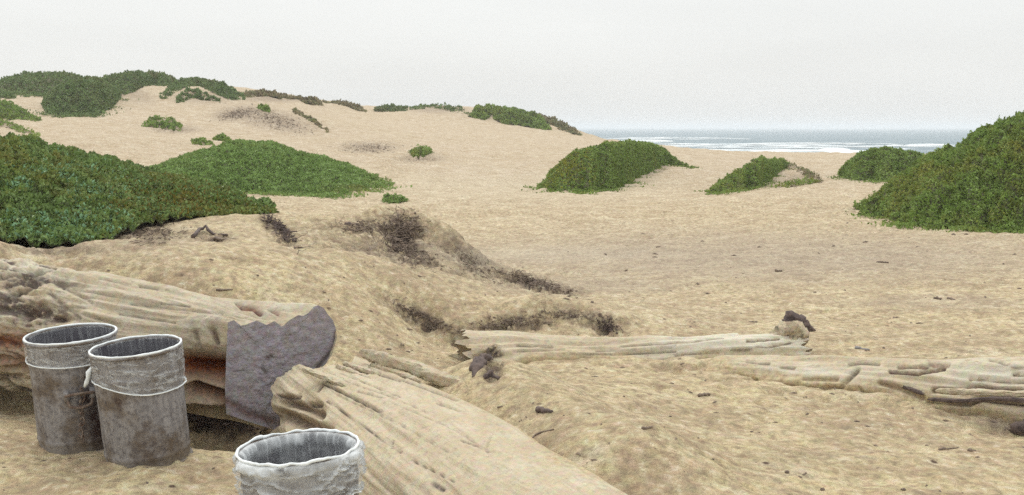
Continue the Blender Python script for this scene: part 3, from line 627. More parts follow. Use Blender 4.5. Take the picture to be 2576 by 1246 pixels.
def clump(px_fn, n, size, label, name='dead_brush', cat='dead brush', mat=None, clods=.5, group=None):
    parts = []; pos = []
    for _ in range(n):
        u, v = px_fn(); p = gpt(u, v); z0 = hgt(p[0], p[1]); p[2] = z0; pos.append(p)
        if random.random() < clods * .35:
            s = size * random.uniform(.15, .45); ph = rng.random() * 6
            pts = np.array([p + [-s * .9, 0, -s * .2], p + [-s * .5, 0, s * .1], p + [0, s * .1, s * .25], p + [s * .5, 0, s * .1], p + [s * .9, 0, -s * .2]]); 
            pts = p + (pts - p) @ np.array([[math.cos(ph), math.sin(ph), 0], [-math.sin(ph), math.cos(ph), 0], [0, 0, 1]])
            rr = s * np.array([.2, .55, .7, .5, .15]) * rng.uniform(.6, 1.2, 5); parts.append(tube(pts, rr, 6))
        else:
            L = size * random.uniform(.5, 3.0); d = rng.normal(size=3); d[2] = abs(d[2]) * .35 - .1; d /= np.linalg.norm(d)
            pts = np.array([p + d * L * t + rng.normal(size=3) * L * .06 + [0, 0, .01] for t in np.linspace(-.4, .6, 5)])
            parts.append(tube(pts, size * random.choice((.05, .06, .11)) * np.array([1, .9, .8, .6, .3]), 5))
    V, Q, T_ = join(parts); c0 = np.mean(pos, 0)
    return tag(mk(name, V, Q, mat or M_twig, T=T_, loc=c0, smooth=False), label, cat, group, 'stuff')
def gau(u, v, su, sv, rot=0):
    def f():
        a, b = random.gauss(0, .55) * su, random.gauss(0, .55) * sv; c, s = math.cos(rot), math.sin(rot); return u + a * c - b * s, v + a * s + b * c
    return f

# ------------------------------------------------------------------ logs
def lap(V, tn, w=.09):          # where sand has settled on the wood close to the ground
    c = V[:, 2] - hgt(V[:, 0], V[:, 1]) + fbm(V * [3, 3, 3] + 50, 4, .6) * w * .6
    return np.concatenate([tn, sstep(0.0, w, c)[:, None]], 1)
def carve(V, tint, lines, frontmask=None):
    """cut cracks and hollows: each line is (pixel polyline, half width px, depth m, dark, rot-red)"""
    u, v = project(V)
    disp = np.zeros(len(V))
    for pl, w, dep, dk, red in lines:
        pl = np.array(pl, float); best = np.full(len(V), 1e9)
        for a, b in zip(pl[:-1], pl[1:]):
            ab = b - a; t = np.clip(((u - a[0]) * ab[0] + (v - a[1]) * ab[1]) / (ab @ ab + 1e-9), 0, 1)
            best = np.minimum(best, np.hypot(u - a[0] - ab[0] * t, v - a[1] - ab[1] * t))
        g = np.exp(-(best / w) ** 2 * 1.2)
        if frontmask is not None: g = g * frontmask
        disp = np.maximum(disp, g * dep); tint[:, 0] = np.maximum(tint[:, 0], g * dk); tint[:, 1] = np.maximum(tint[:, 1], g * red)  # dk: dark wood, and shade painted into cracks and hollows
    return disp
def log_body(P0, P1, R0, R1, ns, nphi, seed, rough=.06, bend=.0, jag0=.0, jag1=.0, sq0=1., sq1=1., endf=None, stretch=.35, rfun=None, phr=(0, 2 * math.pi), coarse=.10):
    """surface of a log from P0 to P1; returns grid (ns, nphi, 3), outward directions and grain coordinates"""
    P0, P1 = np.array(P0, float), np.array(P1, float); L = np.linalg.norm(P1 - P0); T = (P1 - P0) / L
    side = np.cross(T, (0, 0, 1.)); side /= np.linalg.norm(side); up = np.cross(side, T)
    s = np.linspace(0, 1, ns)[:, None]; ph = np.linspace(phr[0], phr[1], nphi, endpoint=phr[1] - phr[0] < 6.2)[None, :]
    R = R0 + (R1 - R0) * s + 0 * ph
    X, Y_ = np.cos(ph) + 0 * s, np.sin(ph) + 0 * s
    q = np.stack([(s * L * stretch + 0 * ph).ravel(), (X * R).ravel() * 5, (Y_ * R).ravel() * 5], -1) + seed
    n1 = fbm(q * [1, 1, 1], 3).reshape(X.shape); n2 = fbm(q * [2.2, 4, 4] + 9, 4, .6).reshape(X.shape)
    n0 = noise(np.stack([(s * L * 1.1 + 0 * ph).ravel(), (X * 1.2).ravel(), (Y_ * 1.2).ravel()], -1) + seed * 2).reshape(X.shape)
    rad = R * (1 + coarse * n0 + rough * n1 * 1.3 + rough * .6 * n2)
    sq = sq0 + (sq1 - sq0) * s
    shift = 0
    if jag0: shift = shift + jag0 * fbm(np.stack([np.zeros(X.size), X.ravel() * 3.5, Y_.ravel() * 3.5], -1) + seed + 3, 4, .7).reshape(X.shape) * np.exp(-s * L / .35)
    if jag1: shift = shift + jag1 * fbm(np.stack([np.zeros(X.size), X.ravel() * 3.5, Y_.ravel() * 3.5], -1) + seed + 5, 4, .7).reshape(X.shape) * np.exp(-(1 - s) * L / .35)
    c = P0 + (P1 - P0) * s + np.array((0, 0, bend)) * np.sin(s * np.pi)
    if rfun is not None: rad = rfun(s, ph, rad)
    out = X[..., None] * side + (Y_ * sq)[..., None] * up
    V = c[:, None, :] + rad[..., None] * out + (shift + np.zeros(X.shape))[..., None] * T
    grain = np.stack([s * L * .55 + 0 * ph, X * R * 3.2, Y_ * R * 3.2], -1)
    return V, out, grain, T, side, up
def cap_rings(ring, grain, center, T, depth, n=14, rough=.03, seed=1):
    """rough broken end: rings from the rim towards the centre, set back by depth"""
    k = np.linspace(0, 1, n)[1:, None, None]
    V = ring[None] * (1 - k) + center * k
    nn = fbm(V.reshape(-1, 3) * 9 + seed, 4, .65).reshape(V.shape[:2])
    V = V + T * (depth * np.sin(np.clip(k, 0, 1) * np.pi / 2) + rough * nn[..., None] * np.minimum(1, k * 5))
    g = grain[None] * (1 - k) + k * grain.mean(0) + np.array((0, 0, 0))
    g = np.stack([V[..., 0] * 3, V[..., 1] * 3, V[..., 2] * 3], -1)
    return V, g

# ---- the big sawn log on the left
root = empty('driftwood_log', (-2.9, 8.3, 0), 'huge weathered log on the left with a dark sawn end, behind the two bins', 'log')
rl = (-2.9, 8.3, 0)
FC = at(700, 925, 7.55); nf = np.array((.42, -.907, 0.)); sf = np.array((.907, .42, 0.)); uf = np.array((0, 0, 1.))
outl = [(573, 812), (589, 805), (604, 820), (622, 816), (644, 807), (658, 812), (670, 818), (690, 808), (710, 822), (728, 806), (750, 793), (764, 795), (777, 787), (787, 773), (801, 768), (815, 775), (824, 790), (838, 806), (846, 830), (848, 850), (841, 875), (834, 895), (821, 915), (800, 935), (775, 960), (760, 1000), (750, 1070), (700, 1085), (640, 1066), (569, 1042), (566, 980), (569, 900)]
poly = []
for (u, v) in outl:
    d = at(u, v, 1.0) - np.array((0, 0, CAMZ)); t = ((FC - (0, 0, CAMZ)) @ nf) / (d @ nf); p = np.array((0, 0, CAMZ)) + d * t - FC; poly.append((p @ sf, p @ uf))
poly = np.array(poly); pc = np.array((0.0, 0.0))
def poly_r(ph):
    r = np.zeros(len(ph))
    for i, a in enumerate(ph):
        d = np.array((math.cos(a), math.sin(a))); best = 0
        for k in range(len(poly)):
            p, q = poly[k], poly[(k + 1) % len(poly)]; e = q - p; den = d[0] * e[1] - d[1] * e[0]
            if abs(den) < 1e-9: continue
            t = (p[0] * e[1] - p[1] * e[0]) / den; s_ = (p[0] * d[1] - p[1] * d[0]) / den
            if t > 0 and -1e-6 <= s_ <= 1 + 1e-6: best = max(best, t)
        r[i] = best
    return r
ns, nphi = 420, 300
PL0 = at(-260, 790, 9.6); PL0[2] = .60
phs = np.linspace(0, 2 * math.pi, nphi, endpoint=False); pr = poly_r(phs)
V, out, grain, T, side, up = log_body(PL0, FC, .47, .40, ns, nphi, 2.0, .075, stretch=.5, coarse=.07)
# section frame: blends from the trunk's cross-section to the sawn plane
s = np.linspace(0, 1, ns)[:, None]; w = sstep(.72, 1.0, s)
face_ring = FC + pr[:, None] * (np.cos(phs)[:, None] * sf + np.sin(phs)[:, None] * uf)
# body ring angle matching: side axis is (T x z); use sign so that it agrees with sf
if side @ sf < 0: idx = (nphi // 2 - np.arange(nphi)) % nphi; V = V[:, idx]; out = out[:, idx]; grain = grain[:, idx]
back = face_ring[None] - T * ((1 - s) * np.linalg.norm(FC - PL0))[..., None] * 1.0
nseam = (fbm(np.stack([s.repeat(nphi, 1).ravel() * 9, (np.cos(phs)[None] * 3 + 0 * s).ravel(), (np.sin(phs)[None] * 3 + 0 * s).ravel()], -1), 4, .6).reshape(ns, nphi)) * .025 * np.clip((1 - s) * 30, 0, 1)
V = V * (1 - w[..., None]) + (back + out * nseam[..., None]) * w[..., None]
tn = np.zeros((ns * nphi, 3)); Vf = V.reshape(-1, 3)
fm = ((out.reshape(-1, 3) @ np.array((.1, -1, .25))) > -.2).astype(float)
lines = [([(460, 925), (530, 930), (556, 935)], 42, .20, .45, 1.3), ([(480, 995), (560, 1020)], 26, .20, .7, .9), ([(480, 1060), (560, 1070), (640, 1090)], 30, .16, .9, .0), ([(490, 835), (500, 875)], 7, .03, .5, 0), ([(535, 830), (545, 862)], 8, .04, .7, .1),  # low strokes paint the shade of the log's underside into the wood
         ([(600, 758), (612, 770), (640, 772), (655, 785)], 8, .045, 1.1, .5), ([(625, 750), (660, 752), (668, 770)], 6, .03, 1.0, .3), ([(665, 770), (700, 790)], 4, .02, .6, .5), ([(700, 765), (740, 780)], 5, .01, .4, .4),
         ([(60, 800), (95, 770), (120, 795), (150, 800)], 17, .06, .9, .1), ([(20, 750), (60, 735), (90, 720)], 7, .025, .75, 0), ([(0, 700), (40, 690), (75, 700)], 6, .02, .7, 0), ([(90, 690), (140, 680)], 5, .02, .7, 0), ([(60, 720), (130, 705), (170, 712)], 5, .02, .6, 0),
         ([(0, 860), (60, 860), (90, 880)], 32, .03, .2, .8), ([(0, 905), (70, 920)], 18, .05, .5, .5),
         ([(352, 720), (398, 727)], 3, .015, .7, 0), ([(405, 762), (478, 770)], 3, .015, .7, 0), ([(200, 730), (330, 752), (420, 775)], 2.5, .012, .5, 0), ([(250, 700), (330, 716)], 2.5, .012, .5, 0), ([(300, 790), (440, 812)], 3, .015, .5, 0), ([(330, 765), (560, 790)], 2.5, .012, .45, 0),
         ([(130, 745), (200, 800)], 6, .02, .6, 0), ([(160, 725), (230, 760)], 5, .02, .45, 0), ([(180, 780), (300, 820)], 5, .02, .4, 0)]
disp = carve(Vf, tn, lines, fm)
u, v = project(Vf); knob = np.clip(1 - ((u - 60) / 190) ** 2, 0, 1) * fm
kf = fbm(grain.reshape(-1, 3) * [5, 2.2, 2.2] + 3, 5, .6); disp -= knob * kf * .05; tn[:, 0] = np.maximum(tn[:, 0], knob * sstep(.05, -.30, kf) * .9)
pale = np.exp(-(((u - 520) / 55) ** 2 + ((v - 830) / 40) ** 2)) * .8 + np.exp(-(((u - 90) / 140) ** 2 + ((v - 670) / 22) ** 2)) * .55 + np.exp(-(((u - 745) / 50) ** 2 + ((v - 772) / 14) ** 2)) * .7
tn[:, 2] = np.clip(pale * sstep(-.2, .2, fbm(Vf * 6 + 4, 3)), 0, 1) * (tn[:, 0] < .5) * (tn[:, 1] < .5)
Vf = Vf - out.reshape(-1, 3) * disp[:, None]
mk('trunk', Vf, gridfaces(ns, nphi, True), M_wood, root, loc=rl, attrs={'tint': lap(Vf, tn, .10), 'grain': grain.reshape(-1, 3)})
# sawn face
ring = face_ring + T * .0; nr = 70; k = np.linspace(0, 1, nr)[:, None, None] ** .9
FVv = ring[None] * (1 - k) + (FC - .0) * k
ang = phs[None] + 0 * k[..., 0]; rel = np.linalg.norm(FVv - FC, axis=-1)
nz2 = fbm(FVv.reshape(-1, 3) * 14, 4, .6).reshape(rel.shape) * .008 
FVv = FVv - nf * (.0 - nz2[..., None] * np.minimum(1, k * 12)) 
tf = np.zeros((nr * nphi, 3)); FVf = FVv.reshape(-1, 3)
dsp = carve(FVf, tf, [([(674, 903), (682, 899)], 7, .012, .6, 0), ([(662, 930), (668, 938)], 6, .010, .6, 0), ([(576, 935), (640, 932)], 1.2, .004, .5, 0), ([(800, 925), (838, 880), (846, 840)], 7, .012, .8, 0), ([(570, 1010), (620, 1040), (720, 1075)], 12, .01, .6, .3)])
FVf = FVf - nf * dsp[:, None]
mk('sawn_face', FVf, gridfaces(nr, nphi, True), M_cut, root, loc=rl, attrs={'tint': tf, 'grain': np.stack([FVf[:, 0] * 2, FVf[:, 2] * 3, FVf[:, 1] * 2], -1)})

# ---- near split log in the centre
P0 = at(905, 985, 6.95); P0[2] = -.01; P1 = np.array((.58, 4.10, -.16))
ns, nphi = 520, 330
def rf2(s, ph, rad):
    f = .90 + .10 * sstep(0, .25, s + 0 * ph); return rad * f
V, out, grain, T, side, up = log_body(P0, P1, 0.49, .62, ns, nphi, 7.0, .036, jag0=.06, stretch=.45, sq0=.95, sq1=.80, rfun=rf2, coarse=.06)
OUT2 = np.array([(560, 1200), (700, 1075), (684, 1035), (684, 1010), (690, 998), (679, 967), (696, 941), (726, 928), (757, 918), (772, 924), (787, 931), (815, 926), (843, 919), (856, 924), (869, 933), (885, 920), (898, 893), (903, 884), (929, 876), (1000, 800), (1060, 700)], float)
Lg = np.linalg.norm(P1 - P0); sh = np.zeros(nphi); dd = np.linspace(-.9, .9, 361)
for jj in range(nphi):              # broken end: every fibre of the log stops where it has snapped off
    pu, pv = project(V[3, jj] + T * dd[:, None]); best = None
    for a, b in zip(OUT2[:-1], OUT2[1:]):
        cr_ = (b[0] - a[0]) * (pv - a[1]) - (b[1] - a[1]) * (pu - a[0]); k_ = np.nonzero(cr_[:-1] * cr_[1:] < 0)[0]
        for q_ in k_:
            t_ = ((pu[q_] - a[0]) * (b[0] - a[0]) + (pv[q_] - a[1]) * (b[1] - a[1])) / ((b - a) @ (b - a))
            if -.02 <= t_ <= 1.02 and (best is None or dd[q_] > best): best = dd[q_]
    sh[jj] = best if best is not None else 0.
sh = np.clip(sh, -.6, .5); sgrid = np.linspace(0, 1, ns)[:, None]
V = V + (sh[None] * np.exp(-(sgrid * Lg / .75) ** 1.5))[..., None] * T
Vf = V.reshape(-1, 3); tn = np.zeros((len(Vf), 3)); fm = (out.reshape(-1, 3)[:, 2] > -.35).astype(float)
lines = [([(800, 984), (815, 965), (880, 997), (958, 1036)], 2.6, .035, .95, 0), ([(858, 915), (880, 925), (906, 934)], 3.2, .03, .9, 0), ([(878, 918), (925, 938)], 2.5, .025, .9, 0), ([(930, 924), (960, 942), (1007, 956)], 3.4, .03, .95, 0),
         ([(1016, 956), (1085, 982), (1150, 1006)], 2.8, .03, .95, 0), ([(822, 1010), (886, 1053), (1007, 1140)], 1.8, .018, .8, 0), ([(1037, 1159), (1145, 1213)], 1.8, .015, .7, 0), ([(1158, 1107), (1200, 1122), (1229, 1138)], 1.8, .015, .7, 0),
         ([(985, 1130), (990, 1105)], 1.8, .01, .6, 0), ([(870, 960), (990, 1000), (1080, 1040)], 1.3, .01, .4, 0), ([(840, 990), (1000, 1065), (1150, 1150)], 1.3, .01, .35, 0), ([(980, 1010), (1130, 1075), (1260, 1150)], 1.3, .01, .35, 0), ([(1100, 1015), (1160, 1035)], 2, .012, .6, 0),
         ([(1089, 1218), (1112, 1232)], 6, .02, .9, 0), ([(1225, 1125), (1235, 1098)], 1.8, .01, .4, 0), ([(900, 985), (960, 1000)], 2, .01, .5, 0), ([(715, 1010), (765, 1022), (800, 1040)], 13, .10, .55, .25), ([(705, 1045), (760, 1065), (815, 1085)], 20, .09, .6, .2), ([(700, 998), (750, 997)], 5, .05, .9, 0), ([(772, 1014), (806, 1018)], 5, .06, .95, 0), ([(904, 894), (960, 917), (1020, 950)], 2.5, .02, .8, 0), ([(1060, 960), (1110, 975)], 1.5, .01, .5, 0), ([(860, 940), (930, 968), (1010, 1000)], 1.3, .012, .5, 0)]
disp = carve(Vf, tn, lines, fm)
# split slab standing proud along the far edge
u, v = project(Vf)
def inpoly(u, v, pl):
    pl = np.array(pl, float); ins = np.zeros(len(u), bool); j = len(pl) - 1
    for i in range(len(pl)):
        xi, yi, xj, yj = *pl[i], *pl[j]; c = ((yi > v) != (yj > v)) & (u < (xj - xi) * (v - yi) / (yj - yi + 1e-9) + xi); ins ^= c; j = i
    return ins
Vf = Vf - out.reshape(-1, 3) * disp[:, None]
rl2 = P0.copy(); rl2[2] = 0
root2 = empty('driftwood_log', rl2, 'pale split log half buried in sand in the centre foreground, with a jagged broken end', 'log')
mk('trunk', Vf, gridfaces(ns, nphi, True), M_wood2, root2, loc=rl2, attrs={'tint': lap(Vf, tn, .14), 'grain': grain.reshape(-1, 3)})
Cv, Cg = cap_rings(Vf.reshape(ns, nphi, 3)[0], grain[0], Vf.reshape(ns, nphi, 3)[0].mean(0), T, .22, 40, .10, 4)
Cv = np.concatenate([Vf.reshape(ns, nphi, 3)[:1], Cv]); Cg = np.concatenate([grain[:1], Cg])
tc_ = np.zeros((Cv.shape[0] * nphi, 3)); cn = fbm(Cv.reshape(-1, 3) * 8 + 2, 4); tc_[:, 0] = sstep(-.05, .3, cn) * .8; tc_[:, 1] = sstep(.1, .4, -cn) * .3
mk('broken_end', Cv, gridfaces(Cv.shape[0], nphi, True), M_wood2, root2, loc=rl2, attrs={'tint': tc_, 'grain': Cg.reshape(-1, 3)})
def slab(px, rs, width_px, thick, parent, loc, name='splinter', mat=None, seed=0, nn=60, dz=0., tilt=0.):
    """long split piece of wood: px = centre line pixels, rs = ranges; lens section with ragged tips"""
    c = np.array([at(u, v, r) for (u, v), r in zip(px, rs)]); c[:, 2] += dz; c = smooth_path(c, nn)
    T = np.gradient(c, axis=0); T /= np.linalg.norm(T, axis=1)[:, None]
    sd_ = np.cross(T, (0, 0, 1.)); sd_ /= np.linalg.norm(sd_, axis=1)[:, None]; up_ = np.cross(sd_, T)
    if tilt: sd_, up_ = sd_ * math.cos(tilt) + up_ * math.sin(tilt), up_ * math.cos(tilt) - sd_ * math.sin(tilt)
    m = 28; ph = np.linspace(0, 2 * np.pi, m, endpoint=False); t = np.linspace(0, 1, nn)[:, None]
    env = np.clip(np.minimum(t / .06, (1 - t) / .10), 0, 1) ** .6
    X = np.sign(np.cos(ph)) * np.abs(np.cos(ph)) ** .6; Y_ = np.sign(np.sin(ph)) * np.abs(np.sin(ph)) ** .6
    W_m = np.interp(t[:, 0], np.linspace(0, 1, len(width_px)), width_px)[:, None] / F * np.mean(rs)
    q = np.stack([(t * 3 + 0 * ph[None]).ravel() + seed, (X[None] + 0 * t).ravel() * 2, (Y_[None] + 0 * t).ravel() * 2], -1)
    no = fbm(q * [3, 1, 1], 4, .6).reshape(nn, m)
    V = c[:, None] + (X[None] * W_m * env * (1 + .35 * no))[..., None] * sd_[:, None] + (Y_[None] * thick * env * (1 + .5 * no))[..., None] * up_[:, None]
    V = np.concatenate([V[:1] * 0 + V[:1].mean(1, keepdims=True), V, V[-1:] * 0 + V[-1:].mean(1, keepdims=True)])
    L = np.linalg.norm(c[-1] - c[0]); g = np.stack([np.concatenate([[0], t[:, 0], [1]])[:, None] * L * .55 + seed + 0 * ph[None], V[..., 0] * 3 + V[..., 1] * 3, V[..., 2] * 6], -1)
    o = mk(name, V, gridfaces(nn + 2, m, True), mat or M_wood2, parent, loc=loc, attrs={'tint': np.zeros((V.size // 3, 3)), 'grain': g.reshape(-1, 3)})
    return o
slab([(903, 886), (960, 902), (1060, 932), (1120, 958), (1185, 975)], [7.05, 6.95, 6.75, 6.6, 6.45], [5, 13, 17, 15, 7], .035, root2, rl2, 'split_slab', seed=1)
slab([(862, 918), (900, 930), (960, 950)], [7.06, 6.93, 6.72], [4, 8, 5], .016, root2, rl2, 'splinter', seed=8, dz=.01)
slab([(930, 922), (990, 940), (1060, 966)], [7.0, 6.82, 6.58], [4, 8, 5], .016, root2, rl2, 'splinter', seed=14, dz=.012)
slab([(760, 930), (850, 962), (950, 1012)], [6.98, 6.72, 6.38], [8, 15, 8], .016, root2, rl2, 'split_slab', seed=15, dz=.008)
slab([(845, 925), (880, 938), (935, 962)], [7.04, 6.9, 6.68], [4, 7, 5], .014, root2, rl2, 'splinter', seed=9, dz=.012)

# ---- buried log in the middle distance
P0 = at(1165, 915, 8.65); P0[2] = -.04; P1 = at(2010, 842, 9.45); P1[2] = -.03
ns, nphi = 420, 130
V, out, grain, T, side, up = log_body(P0, P1, .30, .27, ns, nphi, 11.0, .12, jag0=.10, jag1=.1, stretch=.5, coarse=.16, rfun=lambda s, ph, rad: rad * (1 + .06 * np.exp(-(s + 0 * ph) / .06)))
Vf = V.reshape(-1, 3); tn = np.zeros((len(Vf), 3)); fm = (out.reshape(-1, 3)[:, 2] > -.5).astype(float)
lines = [([(1212, 905), (1204, 925), (1206, 945)], 15, .20, 1.6, 0), ([(1225, 928), (1245, 948)], 16, .14, 1.5, 0), ([(1228, 884), (1256, 884)], 6, .03, 1.1, 0), ([(1260, 945), (1330, 950)], 12, .04, .6, 0), ([(1230, 893), (1258, 890)], 9, .04, .8, 0), ([(1300, 869), (1390, 873)], 3, .02, .7, 0), ([(1340, 935), (1410, 932)], 2, .01, .5, 0), ([(1840, 878), (1940, 872), (1990, 862)], 3, .02, .8, 0),
         ([(1860, 838), (1960, 834), (2010, 842)], 3, .02, .6, 0), ([(1640, 880), (1700, 872)], 3, .015, .4, 0), ([(1500, 885), (1600, 878)], 2, .01, .4, 0), ([(1400, 890), (1560, 892), (1700, 884)], 2.2, .02, .7, 0), ([(1560, 872), (1720, 862), (1820, 850)], 1.8, .018, .6, 0), ([(1700, 895), (1820, 884), (1900, 880)], 2.5, .02, .7, 0), ([(1290, 885), (1420, 880)], 2, .015, .5, 0), ([(1880, 858), (1960, 852)], 3, .03, .8, 0), ([(1127, 880), (1130, 915)], 5, .02, .7, 0)]
disp = carve(Vf, tn, lines, fm); Vf = Vf - out.reshape(-1, 3) * disp[:, None]
u, v = project(Vf); tn[:, 2] = np.clip(sstep(1560, 1750, u) * .8, 0, 1) * (tn[:, 0] < .3)
rl3 = (P0 + P1) / 2; rl3[2] = 0
root3 = empty('driftwood_log', rl3, 'long low log sunk in the sand at centre right, knotted tip at its right end', 'log')
mk('trunk', Vf, gridfaces(ns, nphi, True), M_wood2, root3, loc=rl3, attrs={'tint': lap(Vf, tn, .10), 'grain': grain.reshape(-1, 3)})
for e, sg, nm in ((0, 1, 'hollow_end'), (-1, -1, 'broken_end')):
    rg = Vf.reshape(ns, nphi, 3)[e]
    Cv, Cg = cap_rings(rg, grain[e], rg.mean(0), T * sg, .2 if sg > 0 else .05, 20, .05, 5); Cv = np.concatenate([rg[None], Cv]); Cg = np.concatenate([grain[e][None], Cg])
    tt_ = np.zeros((Cv.shape[0] * nphi, 3)); tt_[:, 0] = np.linspace(.2, 1, Cv.shape[0]).repeat(nphi)  # colour darkens towards the middle, painting the shade of the hollow
    mk(nm, Cv, gridfaces(Cv.shape[0], nphi, True), M_wood2, root3, loc=rl3, attrs={'tint': tt_, 'grain': Cg.reshape(-1, 3)})
def knot(px, rs, radii, parent, loc, name, mat, seed, m=40):
    c = smooth_path([at(u, v, r) for (u, v), r in zip(px, rs)], 40); rad = np.interp(np.linspace(0, 1, 40), np.linspace(0, 1, len(radii)), radii)
    V, Q, T_ = tube(c, rad, m); nn = fbm(V * 11 + seed, 4, .6)[:, None] + .6 * np.abs(noise(V * 22 + seed))[:, None]; cc = np.concatenate([np.repeat(c, m, 0), c[:1], c[-1:]])
    V = V + (V - cc) * nn * .8
    tn = np.zeros((len(V), 3)); tn[:, 0] = sstep(.05, .4, -fbm(V * 11 + seed, 3)) * .9
    return mk(name, V, Q, mat, parent, T=T_, loc=loc, attrs={'tint': tn, 'grain': V * 4})
knot([(1950, 842), (1975, 822), (1990, 806), (2006, 806), (2024, 820), (2040, 829), (2052, 832)], [9.44, 9.46, 9.5, 9.5, 9.5, 9.5, 9.5], [.02, .045, .055, .045, .036, .024, .006], root3, rl3, 'root_knot', M_dark, 3)
knot([(1900, 868), (1945, 852), (1990, 838), (2022, 846), (2032, 856)], [9.38, 9.38, 9.38, 9.4, 9.4], [.02, .06, .085, .06, .01], root3, rl3, 'root_knot', M_wood2, 8)
knot([(1192, 950), (1200, 930), (1208, 908), (1222, 900), (1238, 906)], list(hit([1192, 1200, 1208, 1222, 1238], [950, 930, 908, 900, 906]) + .01), [.010, .024, .030, .028, .010], root3, rl3, 'hole_shade', M_dark, 5)  # dark pieces here and below are added in place of the hole's shade
knot([(1215, 950), (1235, 944), (1258, 952)], list(hit([1215, 1235, 1258], [950, 944, 952]) + .01), [.012, .024, .010], root3, rl3, 'hole_shade', M_dark, 9)
knot([(1230, 892), (1236, 880), (1246, 868)], [8.42, 8.44, 8.48], [.030, .034, .016], root3, rl3, 'branch_stub', M_wood2, 12)

# ---- flaking log at the right edge
P0 = at(1715, 925, 8.75); P0[2] = -.06; P1 = at(2800, 985, 8.05); P1[2] = .02
ns, nphi = 420, 150
V, out, grain, T, side, up = log_body(P0, P1, .22, .42, ns, nphi, 19.0, .10, jag1=.1, stretch=.35, coarse=.12, rfun=lambda s, ph, rad: rad * (.25 + .75 * sstep(0, .12, s + 0 * ph)))
Vf = V.reshape(-1, 3); tn = np.zeros((len(Vf), 3)); fm = (out.reshape(-1, 3)[:, 2] > -.5).astype(float)
lines = [([(1820, 950), (1850, 945), (1900, 958)], 6, .03, .9, 0), ([(1879, 910), (1935, 916)], 3, .02, .7, 0), ([(1965, 922), (1995, 926)], 8, .02, .5, 0), ([(2020, 954), (2105, 955)], 5, .03, .8, 0), ([(2136, 918), (2165, 914), (2212, 916)], 3, .025, .8, 0),
         ([(2158, 932), (2125, 965), (2102, 993)], 6, .03, .7, 0), ([(2240, 934), (2310, 938), (2375, 927)], 4.5, .05, 1.1, .35), ([(2260, 925), (2330, 924), (2370, 916)], 2.5, .02, .8, .3), ([(1960, 970), (2040, 976), (2115, 978)], 3.5, .03, .95, 0), ([(2214, 962), (2270, 980), (2322, 1002)], 6, .04, .95, .6),
         ([(2350, 982), (2480, 975), (2576, 985), (2650, 990)], 6, .05, 1.1, .4), ([(2440, 955), (2556, 960), (2620, 965)], 2.5, .02, .8, .2), ([(2490, 905), (2560, 922), (2640, 930)], 3, .02, .7, 0), ([(2335, 1012), (2440, 1018), (2470, 1005), (2576, 1018), (2660, 1024)], 6, .05, .9, .2),
         ([(2550, 940), (2620, 945)], 3.5, .03, .9, .3), ([(2160, 975), (2180, 998)], 3, .02, .7, 0), ([(2340, 915), (2385, 918)], 7, .02, .6, .2)]
disp = carve(Vf, tn, lines, fm); Vf = Vf - out.reshape(-1, 3) * disp[:, None]
u, v = project(Vf); tn[:, 2] = (np.exp(-(((u - 2500) / 140) ** 2 + ((v - 940) / 30) ** 2)) + np.exp(-(((u - 2040) / 160) ** 2 + ((v - 935) / 14) ** 2)) * .7) * (tn[:, 0] < .3)
rl4 = (P0 + P1) / 2; rl4[2] = 0
root4 = empty('driftwood_log', rl4, 'flaking cracked log with reddish rot breaking out of the sand at the right edge', 'log')
mk('trunk', Vf, gridfaces(ns, nphi, True), M_wood2, root4, loc=rl4, attrs={'tint': lap(Vf, tn, .10), 'grain': grain.reshape(-1, 3)})
slab([(1880, 914), (1960, 926), (2060, 930), (2140, 924)], [8.55, 8.5, 8.4, 8.35], [5, 10, 12, 8], .016, root4, rl4, 'splinter', seed=21, dz=.01)
slab([(1960, 958), (2040, 966), (2118, 968)], [8.3, 8.2, 8.1], [6, 9, 6], .014, root4, rl4, 'splinter', seed=22, dz=.02)
slab([(2136, 915), (2200, 910), (2290, 924), (2370, 914)], [8.4, 8.35, 8.3, 8.2], [4, 8, 8, 10], .018, root4, rl4, 'splinter', seed=23, dz=.01)
slab([(2216, 962), (2270, 978), (2325, 1000)], [8.05, 7.95, 7.85], [3, 5, 4], .012, root4, rl4, 'splinter', M_dark, seed=24, dz=.02)
slab([(2420, 918), (2500, 930), (2620, 945), (2750, 950)], [8.2, 8.1, 8.0, 7.9], [8, 16, 20, 16], .022, root4, rl4, 'splinter', seed=25, dz=.02)
slab([(2350, 995), (2450, 998), (2560, 1003), (2700, 1008)], [7.8, 7.7, 7.6, 7.5], [5, 9, 11, 9], .018, root4, rl4, 'splinter', seed=26, dz=.03)
slab([(2330, 1016), (2420, 1020), (2500, 1014), (2620, 1022), (2720, 1026)], [7.72, 7.65, 7.6, 7.5, 7.4], [3, 5, 5, 6, 4], .012, root4, rl4, 'splinter', M_dark, seed=27, dz=.03)
slab([(2245, 932), (2300, 937), (2372, 926)], [8.2, 8.15, 8.1], [4, 7, 5], .014, root4, rl4, 'splinter', M_dark, seed=28, dz=.03)

